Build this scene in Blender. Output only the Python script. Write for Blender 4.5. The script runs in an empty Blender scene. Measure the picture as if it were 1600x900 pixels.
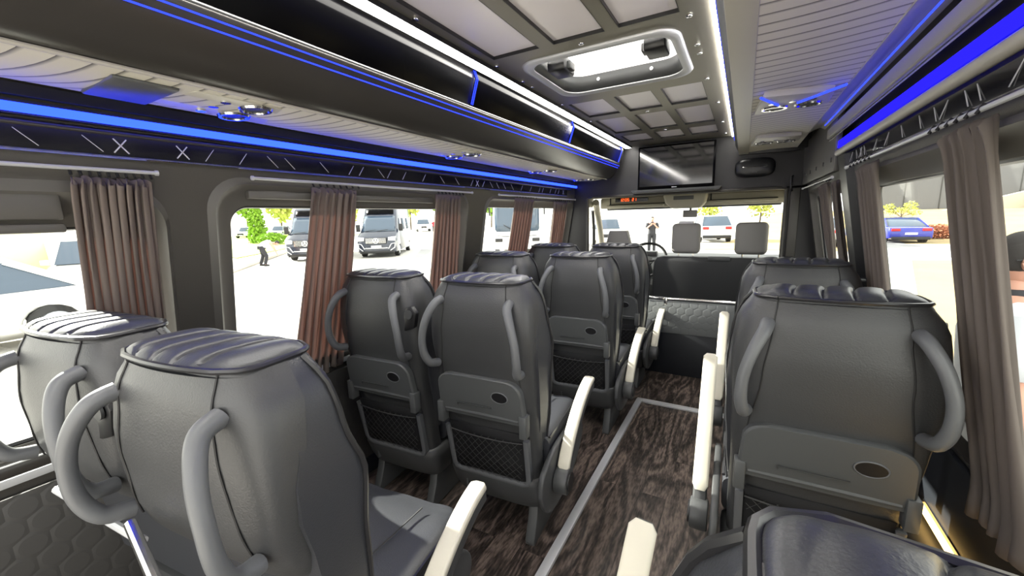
import bpy, bmesh, math, random
from mathutils import Vector, Matrix
random.seed(7)
S = bpy.context.scene
COL = S.collection
pi = math.pi

# ------------------------------------------------------------------ materials
def mat(name, col, rough=.5, metal=0., bump=0., bscale=200., spec=.5, emit=None, estr=0., var=0., vscale=6., coat=0., sheen=0.):
    m = bpy.data.materials.new(name); m.use_nodes = True
    nt = m.node_tree; b = nt.nodes['Principled BSDF']
    b.inputs['Base Color'].default_value = (*col, 1)
    b.inputs['Roughness'].default_value = rough
    b.inputs['Metallic'].default_value = metal
    b.inputs['Specular IOR Level'].default_value = spec
    b.inputs['Coat Weight'].default_value = coat
    b.inputs['Sheen Weight'].default_value = sheen
    if emit:
        b.inputs['Emission Color'].default_value = (*emit, 1)
        b.inputs['Emission Strength'].default_value = estr
    tc = nt.nodes.new('ShaderNodeTexCoord')
    if bump:
        n = nt.nodes.new('ShaderNodeTexNoise'); n.inputs['Scale'].default_value = bscale
        n.inputs['Detail'].default_value = 3
        bp = nt.nodes.new('ShaderNodeBump'); bp.inputs['Strength'].default_value = bump
        bp.inputs['Distance'].default_value = .002
        nt.links.new(tc.outputs['Object'], n.inputs['Vector'])
        nt.links.new(n.outputs['Fac'], bp.inputs['Height'])
        nt.links.new(bp.outputs['Normal'], b.inputs['Normal'])
    if var:
        n = nt.nodes.new('ShaderNodeTexNoise'); n.inputs['Scale'].default_value = vscale
        n.inputs['Detail'].default_value = 4
        r = nt.nodes.new('ShaderNodeValToRGB')
        r.color_ramp.elements[0].position = .3; r.color_ramp.elements[1].position = .7
        r.color_ramp.elements[0].color = (*[c*(1-var) for c in col], 1)
        r.color_ramp.elements[1].color = (*[min(1, c*(1+var)) for c in col], 1)
        nt.links.new(tc.outputs['Object'], n.inputs['Vector'])
        nt.links.new(n.outputs['Fac'], r.inputs['Fac'])
        nt.links.new(r.outputs['Color'], b.inputs['Base Color'])
    return m

def mat_emit(name, col, s):
    m = bpy.data.materials.new(name); m.use_nodes = True
    nt = m.node_tree; nt.nodes.clear()
    e = nt.nodes.new('ShaderNodeEmission'); o = nt.nodes.new('ShaderNodeOutputMaterial')
    e.inputs['Color'].default_value = (*col, 1); e.inputs['Strength'].default_value = s
    nt.links.new(e.outputs[0], o.inputs[0]); return m

def mat_glass(name, tint=(1, 1, 1), refl=.06):
    m = bpy.data.materials.new(name); m.use_nodes = True
    nt = m.node_tree; nt.nodes.clear()
    t = nt.nodes.new('ShaderNodeBsdfTransparent'); t.inputs[0].default_value = (*tint, 1)
    g = nt.nodes.new('ShaderNodeBsdfGlossy'); g.inputs['Roughness'].default_value = .02
    lw = nt.nodes.new('ShaderNodeLayerWeight'); lw.inputs[0].default_value = .5
    pw = nt.nodes.new('ShaderNodeMath'); pw.operation = 'POWER'; pw.inputs[1].default_value = 5
    f = nt.nodes.new('ShaderNodeMath'); f.operation = 'MULTIPLY_ADD'; f.inputs[1].default_value = .25; f.inputs[2].default_value = .015
    nt.links.new(lw.outputs['Facing'], pw.inputs[0]); nt.links.new(pw.outputs[0], f.inputs[0])
    mx = nt.nodes.new('ShaderNodeMixShader'); o = nt.nodes.new('ShaderNodeOutputMaterial')
    nt.links.new(f.outputs[0], mx.inputs[0]); nt.links.new(t.outputs[0], mx.inputs[1])
    nt.links.new(g.outputs[0], mx.inputs[2]); nt.links.new(mx.outputs[0], o.inputs[0]); return m

def mat_fabric_translucent(name, col, tr):
    m = bpy.data.materials.new(name); m.use_nodes = True
    nt = m.node_tree; nt.nodes.clear()
    d = nt.nodes.new('ShaderNodeBsdfDiffuse'); d.inputs[0].default_value = (*col, 1)
    t = nt.nodes.new('ShaderNodeBsdfTranslucent'); t.inputs[0].default_value = (*tr, 1)
    mx = nt.nodes.new('ShaderNodeMixShader'); mx.inputs[0].default_value = .4
    o = nt.nodes.new('ShaderNodeOutputMaterial')
    nt.links.new(d.outputs[0], mx.inputs[1]); nt.links.new(t.outputs[0], mx.inputs[2])
    nt.links.new(mx.outputs[0], o.inputs[0]); return m

def mat_wood(name):
    m = mat(name, (.05, .04, .035), .42, spec=.4)
    nt = m.node_tree; b = nt.nodes['Principled BSDF']; L = nt.links
    tc = nt.nodes.new('ShaderNodeTexCoord')
    # planks run along y
    br = nt.nodes.new('ShaderNodeTexBrick'); br.offset = .37
    br.inputs['Scale'].default_value = 1; br.inputs['Brick Width'].default_value = .95
    br.inputs['Row Height'].default_value = .125; br.inputs['Mortar Size'].default_value = .0015
    br.inputs['Color1'].default_value = (.25, .25, .25, 1); br.inputs['Color2'].default_value = (.9, .9, .9, 1)
    br.inputs['Mortar'].default_value = (0, 0, 0, 1)
    mp0 = nt.nodes.new('ShaderNodeMapping'); mp0.inputs['Rotation'].default_value = (0, 0, pi/2)
    L.new(tc.outputs['Object'], mp0.inputs['Vector']); L.new(mp0.outputs[0], br.inputs['Vector'])
    mp = nt.nodes.new('ShaderNodeMapping'); mp.inputs['Scale'].default_value = (8, 1.6, 1)
    L.new(tc.outputs['Object'], mp.inputs['Vector'])
    addv = nt.nodes.new('ShaderNodeVectorMath'); addv.operation = 'ADD'
    sc = nt.nodes.new('ShaderNodeVectorMath'); sc.operation = 'SCALE'; sc.inputs['Scale'].default_value = 7.
    L.new(br.outputs['Color'], sc.inputs[0]); L.new(mp.outputs[0], addv.inputs[0]); L.new(sc.outputs[0], addv.inputs[1])
    nz = nt.nodes.new('ShaderNodeTexNoise'); nz.inputs['Scale'].default_value = .8; nz.inputs['Detail'].default_value = 1.5
    nz.inputs['Distortion'].default_value = .3
    L.new(addv.outputs[0], nz.inputs['Vector'])
    mul = nt.nodes.new('ShaderNodeMath'); mul.operation = 'MULTIPLY'; mul.inputs[1].default_value = 55
    L.new(nz.outputs['Fac'], mul.inputs[0])
    sn = nt.nodes.new('ShaderNodeMath'); sn.operation = 'SINE'; L.new(mul.outputs[0], sn.inputs[0])
    fn = nt.nodes.new('ShaderNodeTexNoise'); fn.inputs['Scale'].default_value = 14; fn.inputs['Detail'].default_value = 6
    L.new(addv.outputs[0], fn.inputs['Vector'])
    ma = nt.nodes.new('ShaderNodeMath'); ma.operation = 'MULTIPLY_ADD'; ma.inputs[1].default_value = .16
    L.new(sn.outputs[0], ma.inputs[0]); L.new(fn.outputs['Fac'], ma.inputs[2])
    r = nt.nodes.new('ShaderNodeValToRGB'); e = r.color_ramp.elements
    e[0].position = .28; e[0].color = (.022, .017, .014, 1); e[1].position = .74; e[1].color = (.19, .145, .12, 1)
    k = e.new(.5); k.color = (.075, .057, .047, 1)
    L.new(ma.outputs[0], r.inputs['Fac'])
    mm = nt.nodes.new('ShaderNodeMix'); mm.data_type = 'RGBA'; mm.blend_type = 'MULTIPLY'; mm.inputs[0].default_value = .55
    L.new(r.outputs['Color'], mm.inputs[6]); L.new(br.outputs['Color'], mm.inputs[7])
    L.new(mm.outputs[2], b.inputs['Base Color'])
    bp = nt.nodes.new('ShaderNodeBump'); bp.inputs['Strength'].default_value = .25; bp.inputs['Distance'].default_value = .002
    L.new(ma.outputs[0], bp.inputs['Height']); L.new(bp.outputs[0], b.inputs['Normal'])
    return m

def mat_hex(name, col, rough, scale):
    m = mat(name, col, rough)
    nt = m.node_tree; b = nt.nodes['Principled BSDF']; L = nt.links
    tc = nt.nodes.new('ShaderNodeTexCoord'); sp = nt.nodes.new('ShaderNodeSeparateXYZ'); L.new(tc.outputs['Object'], sp.inputs[0])
    ad = nt.nodes.new('ShaderNodeMath'); ad.operation = 'ADD'; L.new(sp.outputs['X'], ad.inputs[0]); L.new(sp.outputs['Y'], ad.inputs[1])
    cb = nt.nodes.new('ShaderNodeCombineXYZ'); L.new(ad.outputs[0], cb.inputs[0]); L.new(sp.outputs['Z'], cb.inputs[1])
    sc = nt.nodes.new('ShaderNodeVectorMath'); sc.operation = 'SCALE'; sc.inputs['Scale'].default_value = scale; L.new(cb.outputs[0], sc.inputs[0])
    ds = []
    for off in ((0, 0, 0), (.5, .866, 0)):
        a_ = nt.nodes.new('ShaderNodeVectorMath'); a_.operation = 'ADD'; a_.inputs[1].default_value = off; L.new(sc.outputs[0], a_.inputs[0])
        wv = nt.nodes.new('ShaderNodeVectorMath'); wv.operation = 'WRAP'; wv.inputs[1].default_value = (.5, .866, 1); wv.inputs[2].default_value = (-.5, -.866, -1); L.new(a_.outputs[0], wv.inputs[0])
        ln = nt.nodes.new('ShaderNodeVectorMath'); ln.operation = 'LENGTH'; L.new(wv.outputs[0], ln.inputs[0]); ds.append(ln)
    mn = nt.nodes.new('ShaderNodeMath'); mn.operation = 'MINIMUM'; L.new(ds[0].outputs['Value'], mn.inputs[0]); L.new(ds[1].outputs['Value'], mn.inputs[1])
    mr = nt.nodes.new('ShaderNodeMapRange'); mr.inputs[1].default_value = .57; mr.inputs[2].default_value = .40; L.new(mn.outputs[0], mr.inputs[0])
    bp = nt.nodes.new('ShaderNodeBump'); bp.inputs['Strength'].default_value = .35; bp.inputs['Distance'].default_value = .004
    L.new(mr.outputs[0], bp.inputs['Height']); L.new(bp.outputs[0], b.inputs['Normal'])
    return m

def mat_dots(name):
    m = bpy.data.materials.new(name); m.use_nodes = True
    nt = m.node_tree; nt.nodes.clear(); L = nt.links
    tc = nt.nodes.new('ShaderNodeTexCoord'); v = nt.nodes.new('ShaderNodeTexVoronoi')
    v.inputs['Scale'].default_value = 110; v.inputs['Randomness'].default_value = 0
    L.new(tc.outputs['Object'], v.inputs['Vector'])
    g = nt.nodes.new('ShaderNodeMath'); g.operation = 'LESS_THAN'; g.inputs[1].default_value = .3
    L.new(v.outputs['Distance'], g.inputs[0])
    t = nt.nodes.new('ShaderNodeBsdfTranslucent'); t.inputs[0].default_value = (.95, .95, .95, 1)
    d = nt.nodes.new('ShaderNodeBsdfDiffuse'); d.inputs[0].default_value = (.25, .25, .25, 1)
    mx = nt.nodes.new('ShaderNodeMixShader'); o = nt.nodes.new('ShaderNodeOutputMaterial')
    L.new(g.outputs[0], mx.inputs[0]); L.new(t.outputs[0], mx.inputs[1]); L.new(d.outputs[0], mx.inputs[2])
    L.new(mx.outputs[0], o.inputs[0]); return m

def mat_pleat(name, freq, col=(.62, .59, .51)):
    """pale liner with thin dark pleat grooves repeating along y"""
    m = mat(name, col, .55)
    nt = m.node_tree; b = nt.nodes['Principled BSDF']; L = nt.links
    tc = nt.nodes.new('ShaderNodeTexCoord'); sp = nt.nodes.new('ShaderNodeSeparateXYZ')
    L.new(tc.outputs['UV'], sp.inputs[0])
    f = nt.nodes.new('ShaderNodeMath'); f.operation = 'FRACT'; L.new(sp.outputs['X'], f.inputs[0])
    r = nt.nodes.new('ShaderNodeValToRGB'); e = r.color_ramp.elements
    e[0].position = 0; e[0].color = (.05, .045, .04, 1); e[1].position = .22; e[1].color = (*col, 1)
    L.new(f.outputs[0], r.inputs['Fac']); L.new(r.outputs['Color'], b.inputs['Base Color'])
    return m

M = {}
M['leather'] = mat('black_leather', (.050, .051, .052), .40, bump=.35, bscale=260, spec=.55)
M['leather2'] = mat('cushion_leather', (.040, .042, .048), .36, bump=.25, bscale=260, spec=.6)
M['piping'] = mat('piping', (.022, .022, .024), .28, spec=.6)
M['seam'] = mat('seam_thread', (.018, .018, .018), .6)
M['grip'] = mat('grey_grip', (.125, .13, .135), .42, bump=.1, bscale=500)
M['plastic'] = mat('grey_plastic', (.088, .092, .092), .38, bump=.08, bscale=500)
M['plasticd'] = mat('dark_plastic', (.055, .057, .058), .42)
M['blackp'] = mat('black_plastic', (.012, .012, .013), .35)
M['net'] = mat('net_cord', (.045, .045, .045), .7)
M['netback'] = mat('net_backing', (.010, .010, .011), .8)
M['cream'] = mat('cream_armpad', (.60, .57, .47), .5, bump=.1, bscale=300)
M['chrome'] = mat('chrome', (.75, .75, .75), .15, metal=1)
M['alu'] = mat('aluminium', (.55, .56, .57), .4, metal=.35, bump=.1, bscale=120)
M['wood'] = mat_wood('dark_wood_floor')
M['wall'] = mat('wall_leatherette', (.055, .051, .044), .5, bump=.2, bscale=300)
M['frame'] = mat('window_surround', (.10, .095, .085), .42)
M['blackgloss'] = mat('gloss_black', (.002, .002, .0025), .22, spec=.04)
M['blackmirror'] = mat('mirror_black', (.01, .01, .012), .08, spec=.8)
M['palegrey'] = mat('pale_grey', (.6, .6, .62), .4)  # paints the reflection streaks on the bands; also badge and box
M['hexd'] = mat_hex('quilted_dark', (.05, .048, .045), .5, 14)
M['hexg'] = mat_hex('quilted_grey', (.16, .17, .17), .45, 15)
M['blackmat'] = mat('black_board', (.010, .012, .016), .5)
M['railm'] = mat('dark_rail', (.035, .032, .028), .3)
M['bronze'] = mat('ceiling_metal', (.30, .28, .225), .45, metal=.75, bump=.05, bscale=200)
M['satin'] = mat('satin_panel', (.82, .77, .79), .3, bump=.05, bscale=4)
M['pleat'] = mat_pleat('pleated_liner', 1)
M['console'] = mat('console_plastic', (.50, .48, .43), .35)
M['lip'] = mat('rack_lip', (.42, .40, .34), .4)
M['white'] = mat_emit('led_white', (1, .97, .90), 22.)
M['warm'] = mat_emit('led_warm', (1, .62, .2), 6.)
M['blue'] = mat_emit('led_blue', (.010, .030, 1), 5.)
M['blue3'] = mat_emit('led_blue_deep', (.006, .004, 1), 3.)
M['blue2'] = mat_emit('led_and_glint_blue', (.02, .04, 1), 2.)
M['redled'] = mat_emit('led_red', (1, .12, .02), 1.6)
M['glass'] = mat_glass('window_glass', (.93, .95, .94))
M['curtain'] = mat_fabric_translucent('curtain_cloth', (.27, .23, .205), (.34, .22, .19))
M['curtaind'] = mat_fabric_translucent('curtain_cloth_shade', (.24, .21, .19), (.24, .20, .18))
M['beige'] = mat('beige_cab_trim', (.36, .34, .27), .6)
M['headg'] = mat('grey_headrest', (.22, .21, .20), .6)
M['bench'] = mat('black_bench', (.013, .014, .015), .6)
M['dots'] = mat_dots('vent_screen')
M['bulk'] = mat('bulkhead_leatherette', (.014, .013, .014), .5, bump=.2, bscale=300)

# ------------------------------------------------------------------ mesh builder
class MB:
    def __init__(s): s.v = []; s.f = []; s.uv = None
    def add(s, vs, fs):
        o = len(s.v); s.v += [tuple(v) for v in vs]; s.f += [tuple(i+o for i in f) for f in fs]; return s
    def box(s, x0, x1, y0, y1, z0, z1, mtx=None):
        vs = [Vector((x, y, z)) for x in (x0, x1) for y in (y0, y1) for z in (z0, z1)]
        if mtx: vs = [mtx @ v for v in vs]
        return s.add(vs, [(0, 1, 3, 2), (4, 6, 7, 5), (0, 4, 5, 1), (2, 3, 7, 6), (0, 2, 6, 4), (1, 5, 7, 3)])
    def tube(s, path, r, n=8, cap=True):
        P = [Vector(p) for p in path]; m = len(P)
        rs = r if isinstance(r, (list, tuple)) else [r]*m
        rings = []; up = None
        for i, p in enumerate(P):
            d = (P[min(i+1, m-1)]-P[max(i-1, 0)])
            if d.length < 1e-9: d = Vector((0, 0, 1))
            d.normalize()
            if up is None:
                up = Vector((0, 0, 1)) if abs(d.z) < .9 else Vector((1, 0, 0))
            a = d.cross(up)
            if a.length < 1e-6: a = d.orthogonal()
            a.normalize(); b = a.cross(d); b.normalize(); up = b
            rings.append([p+a*math.cos(2*pi*k/n)*rs[i]+b*math.sin(2*pi*k/n)*rs[i] for k in range(n)])
        return s.loft(rings, cap)
    def loft(s, rings, cap=True, closed=True):
        n = len(rings[0]); vs = [v for r in rings for v in r]; fs = []
        for i in range(len(rings)-1):
            for k in range(n if closed else n-1):
                k2 = (k+1) % n
                fs.append((i*n+k, i*n+k2, (i+1)*n+k2, (i+1)*n+k))
        if cap and closed:
            fs.append(tuple(range(n-1, -1, -1))); fs.append(tuple((len(rings)-1)*n+k for k in range(n)))
        return s.add(vs, fs)
    def prism(s, poly, a, b, axis='x'):
        """extrude a 2D polygon; axis x: poly=(y,z); y: (x,z); z: (x,y)"""
        def P(u, v, w): return {'x': (w, u, v), 'y': (u, w, v), 'z': (u, v, w)}[axis]
        n = len(poly); vs = [P(u, v, a) for u, v in poly]+[P(u, v, b) for u, v in poly]
        fs = [tuple(range(n)), tuple(range(2*n-1, n-1, -1))]+[(k, (k+1) % n+0, (k+1) % n+n, k+n) for k in range(n)]
        return s.add(vs, fs)
    def disc(s, c, r, h, axis=(0, 1, 0), n=20, rx=None):
        c = Vector(c); d = Vector(axis).normalized()
        a = d.orthogonal().normalized(); b = d.cross(a)
        if abs(d.y) > .9: a = Vector((1, 0, 0)); b = d.cross(a).normalized()
        rx = rx or r
        R = [[c+d*t+a*rx*math.cos(2*pi*k/n)+b*r*math.sin(2*pi*k/n) for k in range(n)] for t in (0, h)]
        return s.loft(R)
    def ring(s, c, r, t, axis=(0, 1, 0), n=24, rx=None):
        c = Vector(c); d = Vector(axis).normalized(); a = Vector((1, 0, 0)) if abs(d.x) < .9 else Vector((0, 1, 0)); a = (a-d*a.dot(d)).normalized(); b = d.cross(a)
        rx = rx or r
        return s.tube([c+a*rx*math.cos(2*pi*k/n)+b*r*math.sin(2*pi*k/n) for k in range(n+1)], t, 6)
    def sheet(s, grid):
        nu = len(grid); nv = len(grid[0])
        return s.add([p for r in grid for p in r], [(i*nv+j, i*nv+j+1, (i+1)*nv+j+1, (i+1)*nv+j) for i in range(nu-1) for j in range(nv-1)])
    def build(s, name, m, parent=None, bevel=0, seg=2, smooth=35, solid=0, sub=0, xf=None):
        me = bpy.data.meshes.new(name); me.from_pydata(s.v, [], s.f)
        bm = bmesh.new(); bm.from_mesh(me)
        bmesh.ops.recalc_face_normals(bm, faces=bm.faces)
        if bevel:
            es = [e for e in bm.edges if len(e.link_faces) == 2 and e.calc_face_angle(0) > .5]
            bmesh.ops.bevel(bm, geom=es, offset=bevel, segments=seg, profile=.5, affect='EDGES', clamp_overlap=True)
        bm.to_mesh(me); bm.free()
        if xf: me.transform(xf)
        me.materials.append(m if not isinstance(m, str) else M[m])
        if smooth:
            me.polygons.foreach_set('use_smooth', [True]*len(me.polygons))
            me.set_sharp_from_angle(angle=math.radians(smooth))
        o = bpy.data.objects.new(name, me); COL.objects.link(o)
        if parent: o.parent = parent
        if solid:
            md = o.modifiers.new('thickness', 'SOLIDIFY'); md.thickness = solid; md.offset = 0
        if sub:
            md = o.modifiers.new('sub', 'SUBSURF'); md.levels = sub; md.render_levels = sub
        return o

def tag(o, label=None, cat=None, group=None, kind=None):
    if label: o['label'] = label
    if cat: o['category'] = cat
    if group: o['group'] = group
    if kind: o['kind'] = kind
    return o
def empty(name, loc=(0, 0, 0), rz=0, label=None, cat=None, group=None):
    o = bpy.data.objects.new(name, None); COL.objects.link(o); o.empty_display_size = .1
    o.location = loc; o.rotation_euler = (0, 0, rz); return tag(o, label, cat, group)
def copy_tree(o, parent=None):
    c = o.copy(); COL.objects.link(c)
    if parent: c.parent = parent
    for ch in list(o.children): copy_tree(ch, c)
    return c
def struct(o): o['kind'] = 'structure'; return o

def interp(tab, z):
    tab = sorted(tab)
    if z <= tab[0][0]: return tab[0][1]
    for (a, x), (b, y) in zip(tab, tab[1:]):
        if z <= b:
            t = (z-a)/(b-a); t = t*t*(3-2*t); return x+(y-x)*t
    return tab[-1][1]
def bez(pts, n=16):
    """Catmull-Rom through the points"""
    P = [Vector(p) for p in pts]; out = []
    for i in range(len(P)-1):
        p0 = P[max(i-1, 0)]; p1 = P[i]; p2 = P[i+1]; p3 = P[min(i+2, len(P)-1)]
        for k in range(n):
            t = k/n
            out.append(.5*((2*p1)+(p2-p0)*t+(2*p0-5*p1+4*p2-p3)*t*t+(3*p1-p0-3*p2+p3)*t**3))
    out.append(P[-1]); return out
def rrect(x0, x1, z0, z1, r, n=6):
    out = []
    for cx, cz, a0 in ((x1-r, z1-r, 0), (x0+r, z1-r, pi/2), (x0+r, z0+r, pi), (x1-r, z0+r, 1.5*pi)):
        for k in range(n+1):
            a = a0+pi/2*k/n; out.append((cx+r*math.cos(a), cz+r*math.sin(a)))
    return out

# ------------------------------------------------------------------ passenger seat
W_T = [(.17, .205), (.3, .212), (.45, .215), (.6, .216), (.8, .224), (.95, .234), (1.03, .232), (1.09, .226), (1.13, .212), (1.16, .194), (1.185, .176)]
R_T = [(.17, .12), (.3, .09), (.45, .07), (.6, .045), (.75, .02), (.9, 0.), (1.0, -.008), (1.1, 0.), (1.185, .025)]
M_T = [(.17, .19), (.3, .17), (.5, .15), (.74, .112), (.88, .078), (.93, .075), (1.02, .095), (1.1, .11), (1.185, .115)]
F_T = [(.40, .23), (.6, .22), (.8, .20), (1.0, .20), (1.1, .195), (1.185, .175)]
def W(z): return interp(W_T, z)
def Rr(z): return interp(R_T, z)
def Mm(z): return interp(M_T, z)
def rear_y(x, z, w=None):
    w = w or W(z); q = max(0, 1-abs(x/w)**4)
    return Mm(z)-(Mm(z)-Rr(z))*q**.25
def shell_ring(z, grow=0):
    w = W(z)+grow; out = []; n = 22
    for k in range(n+1):
        t = pi*k/n; c = math.cos(t); sn = math.sin(t)
        out.append((w*math.copysign(abs(c)**.5, c), Mm(z)-(Mm(z)-Rr(z)+grow)*abs(sn)**.5, z))
    return out
def make_seat(kind, plain=False):
    """kind: 'aisle' (arm on +x), 'window' (no arm), 'single' (arm on -x, raised)"""
    root = empty('passenger_chair')
    # rear shell
    mb = MB(); zs = [.30, .36, .42, .5, .56, .62, .68, .74, .8, .85, .9, .94, .98, 1.02, 1.06, 1.1, 1.13, 1.155, 1.17, 1.18]
    if plain:
        mb.loft([[(x*(1-.9*max(0, .80-z)), min(max(y, .19), y+1.6*max(0, .82-z)**1.5), z) for x, y, _ in shell_ring(z)] for z in [.48, .51, .55, .59]+[q for q in zs if q > .6]])
    else: mb.loft([shell_ring(z) for z in zs])
    sh = mb.build('back_shell', 'leather', root, smooth=60)
    # seams on the shell
    for sx in (-1, 1):
        pts = []
        for i in range(26):
            z = 1.178-(.36 if plain else .68)*i/25; x = sx*interp([(.5, .19), (.75, .18), (.95, .155), (1.1, .138), (1.18, .13)], z)
            pts.append((x, rear_y(x, z)-.0008, z))
        MB().tube(pts, .0022, 5).build('seam', 'seam', sh)
    # front pad with bolsters
    mb = MB(); rings = []
    for z in [.42, .5, .6, .7, .8, .88, .95, 1.0, 1.04, 1.08, 1.12, 1.15, 1.17, 1.18]:
        w = interp([(.42, .205), (.6, .222), (.75, .232), (.92, .240), (.99, .235), (1.04, .228), (1.09, .222), (1.13, .208), (1.16, .19), (1.185, .172)], z); f = interp(F_T, z); b = Mm(z)-.015
        wing = interp([(.42, .01), (.6, .03), (.9, .045), (1.02, .01), (1.185, 0)], z)
        ring = []
        for k in range(9): ring.append((w*(1-.0*k), b+(f+wing-.03-b)*k/8, z))
        for k in range(1, 24):
            u = 1-2*k/24; x = w*.985*u
            ring.append((x, f+wing*min(1, max(0, (abs(u)-.62)/.25))-.03*max(0, (abs(u)-.9)/.1), z))
        for k in range(9): ring.append((-w, f+wing-.03+(b-f-wing+.03)*k/8, z))
        rings.append(ring)
    mb.loft(rings); pad = mb.build('backrest', 'leather2', root, smooth=50)
    for sx in (-1, 1):   # edge piping where the pad meets the sides
        pts = [(sx*(interp([(.45, .21), (.6, .223), (.75, .233), (.92, .241), (.99, .236), (1.04, .230), (1.09, .223), (1.13, .209), (1.17, .183)], z)),
                interp(F_T, z)+interp([(.42, .01), (.6, .03), (.9, .045), (1.02, .01), (1.185, 0)], z)-.028, z) for z in [.46+.71*i/24 for i in range(25)]]
        MB().tube(pts, .0065, 7).build('piping', 'piping', pad)
    for k in range(3):
        z = .62+.14*k
        MB().tube([(x, interp(F_T, z)+.002, z+.02*math.cos(x*9)) for x in [-.15+.03*i for i in range(11)]], .003, 5).build('seam', 'seam', pad)
    # domed quilted top
    mb = MB(); grid = []; NU, NV = 110, 20
    y0, y1 = .022, .19
    def topp(u, v, dz=0):
        c = 2*v-1; wv = .180*(1-abs(c)**5)**.2 if abs(c) < 1 else .0
        wv = max(wv, .180*.72)
        x = u*wv; yy = y0+(y1-y0)*v-.012*(1-u*u)*(1-v)
        edge = (1-abs(c)**4)*(1-abs(u)**8)
        z = 1.172+.024*edge**.6 if edge > 0 else 1.176
        g = 0
        for kx in (-.10, -.035, .03, .095):
            d = x-kx-.035*v*v; g += math.exp(-(d/.0048)**2)
        z -= .010*min(1, g)*edge**.4
        z += .005*abs(math.sin((x-.03-.035*v*v)/.065*pi))*edge
        return (x, yy, z+dz)
    for i in range(NU+1):
        grid.append([topp(-1+2*i/NU, j/NV) for j in range(NV+1)])
    mb.sheet(grid); mb.sheet([[(x, y, 1.165) for (x, y, z) in col_] for col_ in grid])
    tp = mb.build('headrest_top', 'leather2', root, smooth=60)
    outline = [topp(-1+2*i/40, 0) for i in range(41)]+[topp(1, j/10) for j in range(1, 11)]+[topp(1-2*i/40, 1) for i in range(1, 41)]+[topp(-1, 1-j/10) for j in range(1, 11)]
    MB().tube([(x*1.015, y, z+.001) for x, y, z in outline], .0058, 7).build('piping', 'piping', tp)
    # grab handles bow outwards and backwards
    for sx in (-1, 1):
        pts = bez([(sx*.152, .01, 1.105), (sx*.160, -.030, 1.09), (sx*.184, -.056, 1.035), (sx*.202, -.064, .965), (sx*.205, -.058, .895), (sx*.196, -.034, .845), (sx*.188, .012, .83)], 8)
        n = len(pts)-1
        h = MB().tube(pts, [0.0165+.0015*math.cos(2*pi*i/n) for i in range(n+1)], 14).build('grab_handle', 'grip', root, smooth=60)
        for (z, yy, xx, dz) in ((1.078, -.056, .168, .25), (.858, -.056, .202, -.25)):
            MB().disc((sx*xx, yy+.006, z), .0085, -.004, (sx*.15, 1, -dz), 14).build('bolt_cap', 'plastic', h)
    if plain: seat_rest(root, kind); return root
    # tray table
    mb = MB(); poly = [(-.198, .605), (.198, .605)]+[(.192-.06+.06*math.cos(a), .735+.06*math.sin(a)) for a in [pi/2*k/6 for k in range(7)]]+[(-.132-.06*math.sin(a), .735+.06*math.cos(a)) for a in [pi/2*k/6 for k in range(7)]]
    poly = [(x, z+(.012 if z > .79 else 0)*(1-(x/.14)**2)) for x, z in poly]
    n = len(poly); vs = []
    for off, sc in ((0.02, 1.), (-.004, 1.), (-.010, .965)):
        for x, z in poly:
            zz = .70+(z-.70)*(sc if off < -.008 else 1); xx = x*sc
            vs.append((xx, .045-(zz-.6)*.16-.012+off, zz))
    fs = [tuple(range(n))]+[(r*n+k, r*n+(k+1) % n, (r+1)*n+(k+1) % n, (r+1)*n+k) for r in range(2) for k in range(n)]+[tuple(3*n-1-k for k in range(n))]
    mb.add(vs, fs); tray = mb.build('tray_table', 'plastic', root, smooth=40)
    MB().tube([(-.17, .026, .625), (0, .023, .627), (.17, .026, .625)], .010, 8).build('tray_lip', 'plastic', tray)
    cy = .045-(.725-.6)*.16-.0225
    MB().disc((.098, cy-.0015, .722), .023, .003, (0, 1, .16), 24, rx=.034).build('cup_recess', 'blackp', tray)
    MB().ring((.098, cy, .722), .024, .0026, (0, 1, .16), rx=.035).build('recess_rim', 'grip', tray)
    MB().box(-.1, .06, cy-.0005, cy+.004, .668, .672).box(-.1, -.097, cy+.001, cy+.006, .66, .672).build('tray_groove', 'plasticd', tray)
    for sx in (-1, 1):
        MB().box(sx*.176, sx*.206, .008, .05, .56, .655).build('hinge_bracket', 'plastic', root, bevel=.004)
    # literature pocket: U frame and net
    mb = MB(); path = [(-.186, .53), (-.182, .33), (-.172, .312), (-.15, .305), (.15, .305), (.172, .312), (.182, .33), (.186, .53)]
    P3 = [(x, Rr(z)-.010+.003, z) for x, z in path]; wd = .011
    rings = []
    for i, (x, z) in enumerate(path):
        a = Vector(path[max(i-1, 0)]); b = Vector(path[min(i+1, len(path)-1)]); d = (b-a).normalized(); nn = Vector((-d.y, d.x))
        y = Rr(z)-.008
        rings.append([(x+nn.x*wd, y+.02, z+nn.y*wd), (x+nn.x*wd, y-.003, z+nn.y*wd), (x+nn.x*wd*.6, y-.006, z+nn.y*wd*.6), (x-nn.x*wd*.6, y-.006, z-nn.y*wd*.6), (x-nn.x*wd, y-.003, z-nn.y*wd), (x-nn.x*wd, y+.02, z-nn.y*wd)])
    mb.loft(rings); pk = mb.build('pocket_frame', 'grip', root, smooth=40)
    MB().sheet([[(x, Rr(z)-.003, z) for z in (.31, .4, .5, .555)] for x in (-.175, 0, .175)]).build('pocket_backing', 'netback', pk, solid=.002)
    mb = MB(); zl, zh = .315, .515
    for k in range(-8, 18):
        for sg in (1, -1):
            x0 = -.17+k*.034; pts = []
            for j in range(9):
                z = zl+(zh-zl)*j/8; x = x0+sg*(z-zl)*.95*1.0+(0 if sg > 0 else .0)
                if -.172 <= x <= .172: pts.append((x, Rr(z)-.012-.006*math.sin(pi*j/8)+.0015*sg, z))
            if len(pts) > 1: mb.tube(pts, .0011, 3, cap=False)
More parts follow.
